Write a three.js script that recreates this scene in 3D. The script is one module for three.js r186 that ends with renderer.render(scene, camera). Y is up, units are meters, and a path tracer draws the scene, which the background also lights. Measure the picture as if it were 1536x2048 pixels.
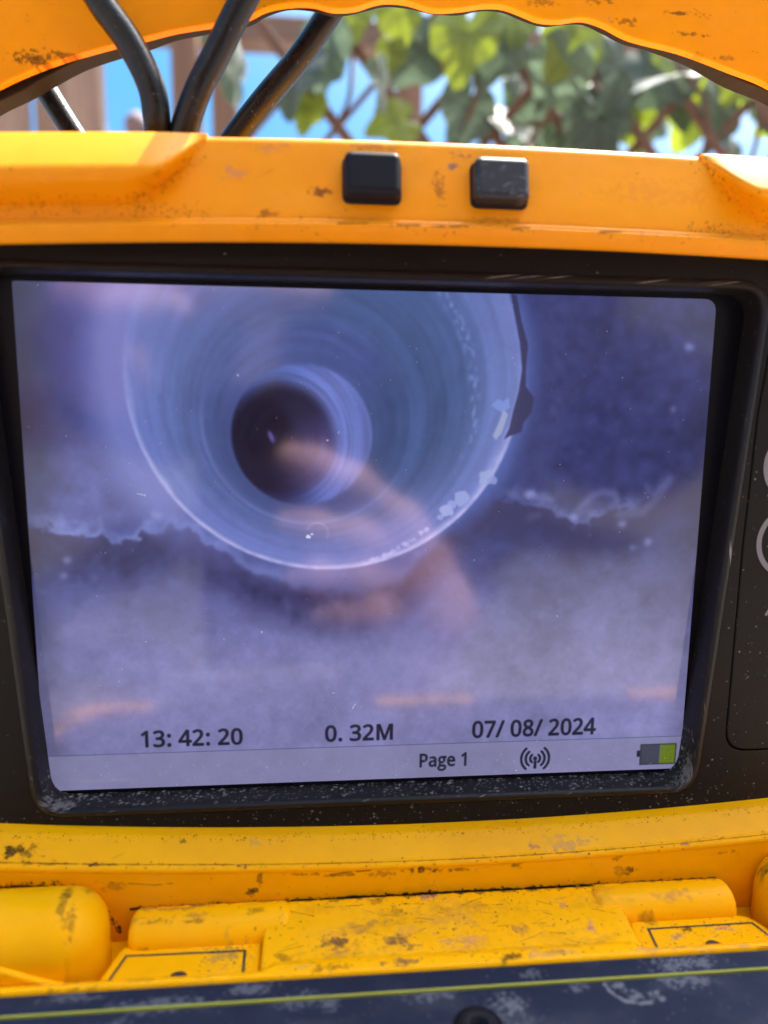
import * as THREE from 'three';
import { RoundedBoxGeometry } from 'three/addons/geometries/RoundedBoxGeometry.js';
import { MarchingCubes } from 'three/addons/objects/MarchingCubes.js';
import { mergeGeometries, toCreasedNormals } from 'three/addons/utils/BufferGeometryUtils.js';

// ------------------------------------------------------------------ camera, sky, sun, exposure
const scene = new THREE.Scene();
const camera = new THREE.PerspectiveCamera(74.36, 0.75, 0.02, 900);
camera.rotation.order = 'YXZ';
camera.position.set(-0.01267, 0.03239, 0.16048);
camera.rotation.set(-0.1458, -0.0877, 0.0106);
camera.focus = 0.178;
camera.userData.fStop = 6.6;
scene.add(camera);

const EXPOSURE = 5.7;
const renderer = new THREE.WebGLRenderer({ antialias: true });
renderer.setSize(768, 1024);
renderer.toneMapping = THREE.LinearToneMapping;
renderer.toneMappingExposure = EXPOSURE;
renderer.shadowMap.enabled = true;

const SUN = new THREE.Vector3(0.36, 0.88, -0.325).normalize();
const sun = new THREE.DirectionalLight(new THREE.Color().setRGB(1, 0.93, 0.84), 3.3);
sun.position.copy(SUN).multiplyScalar(4);
sun.castShadow = true;
sun.shadow.mapSize.set(2048, 2048);
Object.assign(sun.shadow.camera, { left: -2, right: 2, top: 2, bottom: -2, near: 0.5, far: 9 });
sun.shadow.radius = 1;
scene.add(sun);

{ // a clear summer sky: deep blue, whiter at the horizon and round the sun
  const w = 512, h = 256, d = new Float32Array(w * h * 4), v = new THREE.Vector3();
  for (let j = 0; j < h; j++) for (let i = 0; i < w; i++) {
    const el = ((j + 0.5) / h - 0.5) * Math.PI, az = ((i + 0.5) / w - 0.5) * 2 * Math.PI;
    v.set(Math.cos(el) * Math.cos(az), Math.sin(el), Math.cos(el) * Math.sin(az));
    const s = Math.max(0, Math.sin(el)), hz = Math.pow(1 - s, 7), a = Math.acos(Math.min(1, v.dot(SUN)));
    const glow = 3.6 * Math.exp(-Math.pow(a / 0.43, 2.2)), k = 1 - 0.15 * s, o = (j * w + i) * 4;
    d[o] = 0.024 * k * (1 - hz) + 0.20 * hz + glow;
    d[o + 1] = 0.108 * k * (1 - hz) + 0.26 * hz + glow * 0.97;
    d[o + 2] = 0.235 * k * (1 - hz) + 0.34 * hz + glow * 0.92;
    d[o + 3] = 1;
  }
  const t = new THREE.DataTexture(d, w, h, THREE.RGBAFormat, THREE.FloatType);
  t.mapping = THREE.EquirectangularReflectionMapping; t.minFilter = t.magFilter = THREE.LinearFilter; t.needsUpdate = true;
  scene.background = t; scene.environment = t;
}

// ------------------------------------------------------------------ random numbers, noise, painting
function rng(seed) { let a = seed >>> 0; return () => { a = (a + 0x6D2B79F5) | 0; let t = Math.imul(a ^ (a >>> 15), 1 | a); t = (t + Math.imul(t ^ (t >>> 7), 61 | t)) ^ t; return ((t ^ (t >>> 14)) >>> 0) / 4294967296; }; }
const PERM = new Float32Array(65536); { const r = rng(77); for (let i = 0; i < 65536; i++) PERM[i] = r(); }
const hash = (x, y) => PERM[((Math.imul(x, 1619) + Math.imul(y, 31337)) ^ Math.imul(x ^ 1013, y + 7)) & 65535];
function noise(x, y) {
  const xi = Math.floor(x), yi = Math.floor(y), fx = x - xi, fy = y - yi, u = fx * fx * (3 - 2 * fx), v = fy * fy * (3 - 2 * fy);
  const a = hash(xi, yi), b = hash(xi + 1, yi), c = hash(xi, yi + 1), e = hash(xi + 1, yi + 1);
  return a + (b - a) * u + (c - a) * v + (a - b - c + e) * u * v;
}
function fbm(x, y, n = 4) { let s = 0, a = 0.5, t = 0; for (let i = 0; i < n; i++) { s += a * noise(x, y); t += a; a *= 0.5; x = x * 2.03 + 17.1; y = y * 2.03 + 9.7; } return s / t; }
const clamp = (x, a = 0, b = 1) => Math.min(b, Math.max(a, x)), mixn = (a, b, t) => a + (b - a) * t;
const sstep = (a, b, x) => { const t = clamp((x - a) / (b - a)); return t * t * (3 - 2 * t); };
const lerpTable = (tab, x) => { if (x <= tab[0][0]) return tab[0][1]; for (let i = 1; i < tab.length; i++) if (x <= tab[i][0]) return mixn(tab[i - 1][1], tab[i][1], (x - tab[i - 1][0]) / (tab[i][0] - tab[i - 1][0])); return tab[tab.length - 1][1]; };
const toS = (c) => 255 * (c <= 0.0031308 ? 12.92 * c : 1.055 * Math.pow(clamp(c), 1 / 2.4) - 0.055);

// A painted surface in millimetres: colour (linear), and roughness.
class Paint {
  constructor(x0, y0, W, H, density) { Object.assign(this, { x0, y0, W, H, k: density, w: Math.round(W * density), h: Math.round(H * density) }); this.c = new Float32Array(this.w * this.h * 3); this.r = new Float32Array(this.w * this.h); }
  fill(fn) { for (let j = 0; j < this.h; j++) for (let i = 0; i < this.w; i++) { const o = j * this.w + i, q = fn(this.x0 + (i + 0.5) / this.k, this.y0 + (j + 0.5) / this.k); this.c.set([q[0], q[1], q[2]], o * 3); this.r[o] = q[3]; } return this; }
  put(o, col, a, rough) { for (let k = 0; k < 3; k++) this.c[o * 3 + k] += (col[k] - this.c[o * 3 + k]) * a; if (rough !== undefined) this.r[o] += (rough - this.r[o]) * a; }
  area(xa, ya, xb, yb, fn) { // fn(x, y) -> [colour, alpha, rough] or null
    const i0 = Math.max(0, Math.floor((xa - this.x0) * this.k)), i1 = Math.min(this.w - 1, Math.ceil((xb - this.x0) * this.k)), j0 = Math.max(0, Math.floor((ya - this.y0) * this.k)), j1 = Math.min(this.h - 1, Math.ceil((yb - this.y0) * this.k));
    for (let j = j0; j <= j1; j++) for (let i = i0; i <= i1; i++) { const q = fn(this.x0 + (i + 0.5) / this.k, this.y0 + (j + 0.5) / this.k); if (q && q[1] > 0) this.put(j * this.w + i, q[0], Math.min(1, q[1]), q[2]); }
  }
  blot(x, y, rx, ry, col, a, seed = 0, scale = 0.9, hard = 0.55) { // an irregular stain with broken edges
    this.area(x - rx * 1.5, y - ry * 1.5, x + rx * 1.5, y + ry * 1.5, (px, py) => {
      const d = Math.hypot((px - x) / rx, (py - y) / ry), n = fbm(px * scale + seed * 13.7, py * scale * 1.3 - seed * 5.1, 5), f = noise(px * 5.1, py * 5.1);
      return [col, a * sstep(0, hard, (1 - d) * 0.75 + (n - 0.5) * 1.9) * (0.65 + 0.7 * (f - 0.2)), 0.8];
    });
  }
  specks(rand, n, r0, r1, col, a, box) { const [xa, ya, xb, yb] = box || [this.x0, this.y0, this.x0 + this.W, this.y0 + this.H];
    for (let k = 0; k < n; k++) { const x = mixn(xa, xb, rand()), y = mixn(ya, yb, rand()), r = mixn(r0, r1, Math.pow(rand(), 3)), e = mixn(0.5, 1.4, rand()), al = a * mixn(0.4, 1, rand());
      this.area(x - r * 1.5, y - r * 1.5, x + r * 1.5, y + r * 1.5, (px, py) => [col, al * sstep(1.15, 0.6, Math.hypot((px - x) / e, py - y) / r), 0.85]); } }
  scratch(pts, wd, col, a, seed = 0) { for (let s = 1; s < pts.length; s++) { const [xa, ya] = pts[s - 1], [xb, yb] = pts[s], L = Math.hypot(xb - xa, yb - ya) || 1;
    this.area(Math.min(xa, xb) - wd * 2, Math.min(ya, yb) - wd * 2, Math.max(xa, xb) + wd * 2, Math.max(ya, yb) + wd * 2, (px, py) => {
      const t = ((px - xa) * (xb - xa) + (py - ya) * (yb - ya)) / (L * L); if (t < 0 || t > 1) return null;
      const d = Math.abs((px - xa) * (yb - ya) - (py - ya) * (xb - xa)) / L, n = fbm(px * 0.8 + seed, py * 1.6 + seed * 2, 3), ww = wd * (0.2 + 1.5 * n);
      return [col, a * sstep(ww, ww * 0.4, d) * sstep(0.25, 0.5, n + 0.15), 0.85]; }); } }
  textures() {
    const n = this.w * this.h, a = new Uint8Array(n * 4), b = new Uint8Array(n * 4);
    for (let i = 0; i < n; i++) { for (let k = 0; k < 3; k++) a[i * 4 + k] = toS(this.c[i * 3 + k]); a[i * 4 + 3] = 255; b[i * 4] = b[i * 4 + 1] = b[i * 4 + 2] = clamp(this.r[i]) * 255; b[i * 4 + 3] = 255; }
    return [a, b].map((d, i) => { const t = new THREE.DataTexture(d, this.w, this.h, THREE.RGBAFormat); t.magFilter = THREE.LinearFilter; t.minFilter = THREE.LinearFilter; t.wrapS = t.wrapT = THREE.MirroredRepeatWrapping; if (!i) t.colorSpace = THREE.SRGBColorSpace; t.repeat.set(1 / this.W, 1 / this.H); t.offset.set(-this.x0 / this.W, -this.y0 / this.H); t.needsUpdate = true; return t; });
  }
  material(opts = {}) { const [map, roughnessMap] = this.textures(); return new THREE.MeshPhysicalMaterial({ map, roughnessMap, roughness: 1, metalness: 0, ...opts }); }
}
function grainTexture(size, mm, seed, fn) { // a tiling-enough relief map; uv in mm
  const d = new Uint8Array(size * size * 4);
  for (let j = 0; j < size; j++) for (let i = 0; i < size; i++) { const v = clamp(fn(i, j, seed)) * 255, o = (j * size + i) * 4; d[o] = d[o + 1] = d[o + 2] = v; d[o + 3] = 255; }
  const t = new THREE.DataTexture(d, size, size, THREE.RGBAFormat); t.magFilter = THREE.LinearFilter; t.minFilter = THREE.LinearFilter; t.wrapS = t.wrapT = THREE.MirroredRepeatWrapping; t.repeat.set(1 / mm, 1 / mm); t.needsUpdate = true; return t;
}
const plasticGrain = grainTexture(512, 40, 3, (i, j) => 0.5 * fbm(i * 0.35, j * 0.35, 3) + 0.5 * fbm(i * 0.03, j * 0.03, 3));

// ------------------------------------------------------------------ scene helpers
const taken = {};
function numbered(name) { const n = taken[name] || 0; taken[name] = n + 1; return n ? `${name}_${String(n).padStart(3, '0')}` : name; }
function tag(o, label, category, group, kind) { if (label) o.userData.label = label; if (category) o.userData.category = category; if (group) o.userData.group = group; if (kind) o.userData.kind = kind; return o; }
function thing(name, label, category, pos = [0, 0, 0], group) { const g = new THREE.Group(); g.name = numbered(name); g.position.set(...pos); scene.add(g); return tag(g, label, category, group); }
// geometry comes in millimetres; meshes are in metres
function part(name, geo, mat, parent, label) {
  geo.scale(0.001, 0.001, 0.001);
  const m = new THREE.Mesh(geo, mat); m.name = parent === scene ? numbered(name) : name; m.castShadow = m.receiveShadow = true; parent.add(m);
  if (label) m.userData.label = label;
  return m;
}
const smooth = (g, deg = 35) => toCreasedNormals(g, deg * Math.PI / 180);
// rounds the corners of a closed polygon [[a, b, radius], ...]
function roundPoly(pts, seg = 5) {
  const out = [], n = pts.length;
  for (let i = 0; i < n; i++) {
    const p = pts[i], a = pts[(i + n - 1) % n], b = pts[(i + 1) % n], r = p[2] || 0;
    if (!r) { out.push([p[0], p[1]]); continue; }
    const ua = [a[0] - p[0], a[1] - p[1]], ub = [b[0] - p[0], b[1] - p[1]], la = Math.hypot(...ua), lb = Math.hypot(...ub), d = Math.min(r, la * 0.48, lb * 0.48);
    const A = [p[0] + ua[0] / la * d, p[1] + ua[1] / la * d], B = [p[0] + ub[0] / lb * d, p[1] + ub[1] / lb * d];
    for (let k = 0; k <= seg; k++) { const t = k / seg, s = 1 - t; out.push([s * s * A[0] + 2 * s * t * p[0] + t * t * B[0], s * s * A[1] + 2 * s * t * p[1] + t * t * B[1]]); }
  }
  return out;
}
// skins a closed cross-section (points [y, z]) along x; uv = (x, length along the section) or, with flat = 'xz' / 'xy', those coordinates
function loftX(xs, section, flat) {
  const pos = [], uv = [], idx = [], secs = xs.map(section), n = secs[0].length;
  secs.forEach((s, i) => { let L = 0; for (let k = 0; k <= n; k++) { const p = s[k % n]; if (k) L += Math.hypot(p[0] - s[k - 1][0], p[1] - s[k - 1][1]); pos.push(xs[i], p[0], p[1]); uv.push(xs[i], flat === 'xz' ? p[1] : flat === 'xy' ? p[0] : typeof flat === 'number' ? L + flat : L); } });
  for (let i = 0; i + 1 < xs.length; i++) for (let k = 0; k < n; k++) { const a = i * (n + 1) + k, b = a + n + 1; idx.push(a, b, a + 1, b, b + 1, a + 1); }
  for (const e of [0, xs.length - 1]) { const base = pos.length / 3, s = secs[e]; for (const p of s) { pos.push(xs[e], p[0], p[1]); uv.push(p[1], p[0]); }
    for (const f of THREE.ShapeUtils.triangulateShape(s.map((p) => new THREE.Vector2(p[1], p[0])), [])) idx.push(base + f[0], base + f[e ? 1 : 2], base + f[e ? 2 : 1]); }
  const g = new THREE.BufferGeometry(); g.setAttribute('position', new THREE.Float32BufferAttribute(pos, 3)); g.setAttribute('uv', new THREE.Float32BufferAttribute(uv, 2)); g.setIndex(idx);
  return smooth(g.toNonIndexed(), 30);
}
const range = (a, b, n) => Array.from({ length: n + 1 }, (_, i) => a + (b - a) * i / n);
function planarUV(g, a = 'x', b = 'y') { const p = g.attributes.position, u = g.attributes.uv, f = { x: 'getX', y: 'getY', z: 'getZ' }; for (let i = 0; i < p.count; i++) u.setXY(i, p[f[a]](i), p[f[b]](i)); return g; }
function poly(pts) { return new THREE.Shape(pts.map((p) => new THREE.Vector2(p[0], p[1]))); }
function extrude(shape, depth, bevel = 0, seg = 3) { return new THREE.ExtrudeGeometry(shape, { depth: depth - 2 * bevel, bevelEnabled: bevel > 0, bevelSize: bevel, bevelThickness: bevel, bevelOffset: -bevel, bevelSegments: seg, curveSegments: 12 }).translate(0, 0, bevel); }
function rbox(w, h, d, r, x, y, z, seg = 4) { return planarUV(new RoundedBoxGeometry(w, h, d, seg, r).translate(x, y, z)); }
function spline(pts) { return new THREE.CatmullRomCurve3(pts.map((p) => new THREE.Vector3(...p))); }

// ------------------------------------------------------------------ ground
{
  const g = new THREE.PlaneGeometry(600, 600).rotateX(-Math.PI / 2);
  const p = new Paint(0, 0, 2000, 2000, 0.25).fill((x, y) => { const n = fbm(x * 0.004, y * 0.004, 5), m = fbm(x * 0.05, y * 0.05, 4), v = 0.17 * (0.92 + 0.12 * n + 0.06 * m); return [v, v * 0.90, v * 0.78, 0.9]; });
  const mat = p.material(); for (let i = 0, u = g.attributes.uv; i < u.count; i++) u.setXY(i, u.getX(i) * 600000, u.getY(i) * 600000);
  const m = new THREE.Mesh(g, mat); m.name = 'ground'; m.position.y = -0.1285; m.receiveShadow = true; scene.add(m);
  tag(m, 'pale sunlit paving on which the drain inspection monitor stands', 'ground', null, 'structure');
}

// ------------------------------------------------------------------ the materials of the monitor
const XA = -112, XB = 144, XC = 16; // left end, right end, middle of the case
const DIRT = [0.05, 0.018, 0.006], GRIME = [0.018, 0.010, 0.008], SCUFF = [0.42, 0.24, 0.13], MAUVE = [0.36, 0.16, 0.12];
const yellowBase = (seed, gr = 0.285, re = 0.79) => (x, y) => {
  const n = fbm(x * 0.035 + seed, y * 0.05 + seed, 5), m = fbm(x * 0.3 + seed * 3, y * 0.4, 4), worn = sstep(0.52, 0.75, fbm(x * 0.12 - seed, y * 0.2 + 4, 5)) * 0.35, q = 0.90 + 0.14 * n + 0.08 * m;
  return [re * q, mixn(gr * q * (0.95 + 0.12 * n), gr * 1.1, worn * 0.6), mixn(0.0008, 0.012, worn), 0.27 + 0.2 * m + 0.25 * worn];
};
function wear(p, seed, amount) { // specks, hairline scratches and rubbed-in dirt
  const r = rng(seed), A = p.W * p.H;
  p.specks(r, A * 0.030 * amount, 0.05, 0.28, DIRT, 0.8); p.specks(r, A * 0.006 * amount, 0.1, 0.5, SCUFF, 0.5);
  for (let k = 0; k < A * 0.0022 * amount; k++) { const x = p.x0 + r() * p.W, y = p.y0 + r() * p.H, a = (r() - 0.5) * 1.2, L = 1 + r() * 5; p.scratch([[x, y], [x + L * Math.cos(a), y + L * Math.sin(a)]], 0.07, r() < 0.6 ? DIRT : SCUFF, 0.5, k); }
  for (let k = 0; k < A * 0.0006 * amount; k++) p.blot(p.x0 + r() * p.W, p.y0 + r() * p.H, 0.8 + 3 * r(), 0.5 + 1.3 * r(), r() < 0.5 ? DIRT : MAUVE, 0.25 + 0.3 * r(), k, 0.9, 0.5);
}
const bump = { bumpMap: plasticGrain, bumpScale: 0.00006, specularIntensity: 0.2 };

// upper bar, seen from the front: x and height
const barPaint = new Paint(XA, 55, XB - XA, 45, 8).fill(yellowBase(1)); wear(barPaint, 11, 0.55);
for (const [x, y, rx, ry, c, a, s] of [[-13.6, 77.4, 2.2, 1.1, [0.12, 0.03, 0.012], 0.95, 1], [11.4, 79.5, 1.5, 4.0, [0.22, 0.06, 0.012], 0.75, 2], [14.3, 84.2, 1.0, 0.8, [0.14, 0.10, 0.13], 0.9, 3], [-2.8, 87.5, 5, 1.2, [0.35, 0.13, 0.03], 0.6, 4], [-23, 86.5, 4, 1.4, [0.5, 0.2, 0.06], 0.6, 5], [16, 86.5, 2.4, 1.0, [0.3, 0.1, 0.03], 0.7, 6], [-24, 72.5, 2.2, 1.0, DIRT, 0.6, 7], [24, 73, 6, 0.8, [0.3, 0.09, 0.01], 0.5, 8], [60, 80, 14, 3, [0.7, 0.24, 0.01], 0.5, 9]]) barPaint.blot(x, y, rx, ry, c, a, s, 1.1);
{ const r = rng(5);
  for (const [xa, ya, xb, yb, n] of [[-112, 71.5, -50, 74.5, 260], [-52, 71.6, -36, 73.4, 120], [66, 71.6, 90, 73.6, 160], [-50, 74, -37, 84, 60], [67, 73, 84, 88, 50], [80, 68, 144, 76, 200], [-78, 69.2, 90, 71.8, 160]]) for (let k = 0; k < n; k++) { const t = r(), x = mixn(xa, xb, t), y = mixn(ya, yb, xa === 67 ? 1 - t : xa === -50 ? t : r()) + (r() - 0.5) * 2.2; barPaint.specks(r, 2, 0.04, 0.24, DIRT, 0.85, [x - 0.6, y - 0.6, x + 0.6, y + 0.6]); }
  for (const [x, L] of [[2, 5], [9, 8], [26, 4], [-10, 6], [45, 5]]) barPaint.scratch([[x, 70.4 + 0.3 * r()], [x + L, 70.6 + 0.3 * r()]], 0.22, GRIME, 0.85, x);
}
const M = {};
M.bar = barPaint.material({ ...bump, specularIntensity: 0.4 });
// ledge and wall under the screen: x and length along the section
const ledgePaint = new Paint(XA, -2, XB - XA, 34, 8).fill(yellowBase(9, 0.40, 0.90)); wear(ledgePaint, 21, 0.9);
// tray, hinge and rim: x and depth
const trayPaint = new Paint(XA, 8, XB - XA, 32, 8).fill(yellowBase(15, 0.41, 0.92)); wear(trayPaint, 31, 1.0);
// handle: x and height
const handlePaint = new Paint(XA, 90, XB - XA, 80, 6).fill(yellowBase(23)); wear(handlePaint, 41, 0.5);
for (const [x, y, rx, ry, a, s] of [[-79, 112.5, 5, 1.8, 0.8, 1], [-73, 113.5, 3, 0.8, 0.7, 2], [-36, 129, 4, 1.5, 0.7, 3], [52, 133, 5, 1.6, 0.6, 4], [62, 128, 3.5, 1, 0.6, 5], [75, 130.5, 6, 0.5, 0.8, 6], [78, 126, 5, 0.5, 0.7, 7], [40, 131, 4, 1, 0.5, 8], [88, 121, 4, 0.8, 0.5, 9]]) handlePaint.blot(x, y, rx, ry, DIRT, a, s, 1.1);
M.handle = handlePaint.material(bump);

const blackFill = (v, ro, seed) => (x, y) => { const n = fbm(x * 0.05 + seed, y * 0.05, 4), m = fbm(x * 0.7, y * 0.7 + seed, 3), q = v * (0.8 + 0.4 * n); return [q * 1.05, q * 0.93, q * 0.92, ro + 0.18 * m - 0.08]; };
const DUST = [0.30, 0.28, 0.25];
function dusty(p, seed, n, fibres) { const r = rng(seed); p.specks(r, n, 0.05, 0.22, DUST, 0.7); p.specks(r, n * 0.05, 0.15, 0.4, DUST, 0.8);
  for (let k = 0; k < fibres; k++) { const x = p.x0 + r() * p.W, y = p.y0 + r() * p.H, a = r() * 6.28, L = 0.4 + 1.2 * r(); p.scratch([[x, y], [x + L * Math.cos(a), y + L * Math.sin(a)]], 0.1, DUST, 0.8, k); } }
const bezelPaint = new Paint(XA, -90, XB - XA, 170, 6).fill(blackFill(0.008, 0.42, 2)); dusty(bezelPaint, 51, 1500, 60);
{ const r = rng(8); bezelPaint.specks(r, 900, 0.06, 0.28, DUST, 0.75, [XA, -72, XB, -62]); bezelPaint.specks(r, 260, 0.05, 0.3, DUST, 0.75, [80, -70, 104, 30]);
  bezelPaint.scratch([[-84, -67], [-79, -66.6], [-76, -68], [-72, -68.6], [-68, -69.2]], 0.16, DUST, 0.35, 3); }
M.bezel = bezelPaint.material({ ...bump, specularIntensity: 0.28 });
const rimPaint = new Paint(0, -1, 620, 12, 3.3).fill(blackFill(0.012, 0.33, 5)); dusty(rimPaint, 52, 700, 20); // round the opening (left side, bottom, right side, top) and across the rim
{ const r = rng(9); rimPaint.specks(r, 1500, 0.1, 0.4, DUST, 0.85, [118, 3.2, 296, 11]); rimPaint.specks(r, 300, 0.1, 0.6, DUST, 0.9, [126, 7.5, 290, 11]);
  for (const [x, y] of [[462, 1.2], [438, 1.3], [424, 1.2], [420.6, 1.5], [468, 1.1], [474, 1.3], [350, 1.4], [349, 1.6]]) rimPaint.blot(x, y, 1.1, 0.7, DUST, 0.9, x, 1.6);
  rimPaint.blot(128, 4, 4, 2.5, DUST, 0.55, 4, 1.5); rimPaint.blot(286, 4, 5, 2.5, DUST, 0.5, 6, 1.5); }
M.rim = rimPaint.material({ ...bump, specularIntensity: 0.4 });
M.border = new THREE.MeshPhysicalMaterial({ color: new THREE.Color().setRGB(0.003, 0.003, 0.006), roughness: 0.4, specularIntensity: 0.3 });
M.rubber = new THREE.MeshPhysicalMaterial({ color: new THREE.Color().setRGB(0.012, 0.013, 0.018), roughness: 0.42, ...bump });
{ const p = new Paint(-0.008, -0.008, 0.016, 0.016, 8000).fill((x, y) => { const n = fbm(x * 900, y * 900, 4), w = sstep(0.56, 0.75, fbm(x * 500 + 5, y * 700 + 2, 4)) * 0.02; return [0.012 + w, 0.013 + w, 0.018 + w, 0.36 + 0.25 * n]; }); const r = rng(17);
  p.specks(r, 40, 0.00004, 0.0003, [0.3, 0.3, 0.32], 0.7); for (let q = 0; q < 12; q++) { const x = (r() - 0.5) * 0.01, y = (r() - 0.5) * 0.008; p.scratch([[x, y], [x + 0.002 * r(), y + 0.0012 * (r() - 0.5)]], 0.00008, [0.25, 0.25, 0.27], 0.7, q); } M.scuffed = p.material({ specularIntensity: 0.9 }); }
const rubberPaint = new Paint(XA, 90, XB - XA, 60, 6).fill(blackFill(0.016, 0.5, 12)); dusty(rubberPaint, 53, 500, 40);
M.band = rubberPaint.material(bump);
M.print = new THREE.MeshPhysicalMaterial({ color: new THREE.Color().setRGB(0.17, 0.165, 0.18), roughness: 0.6 });

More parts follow.
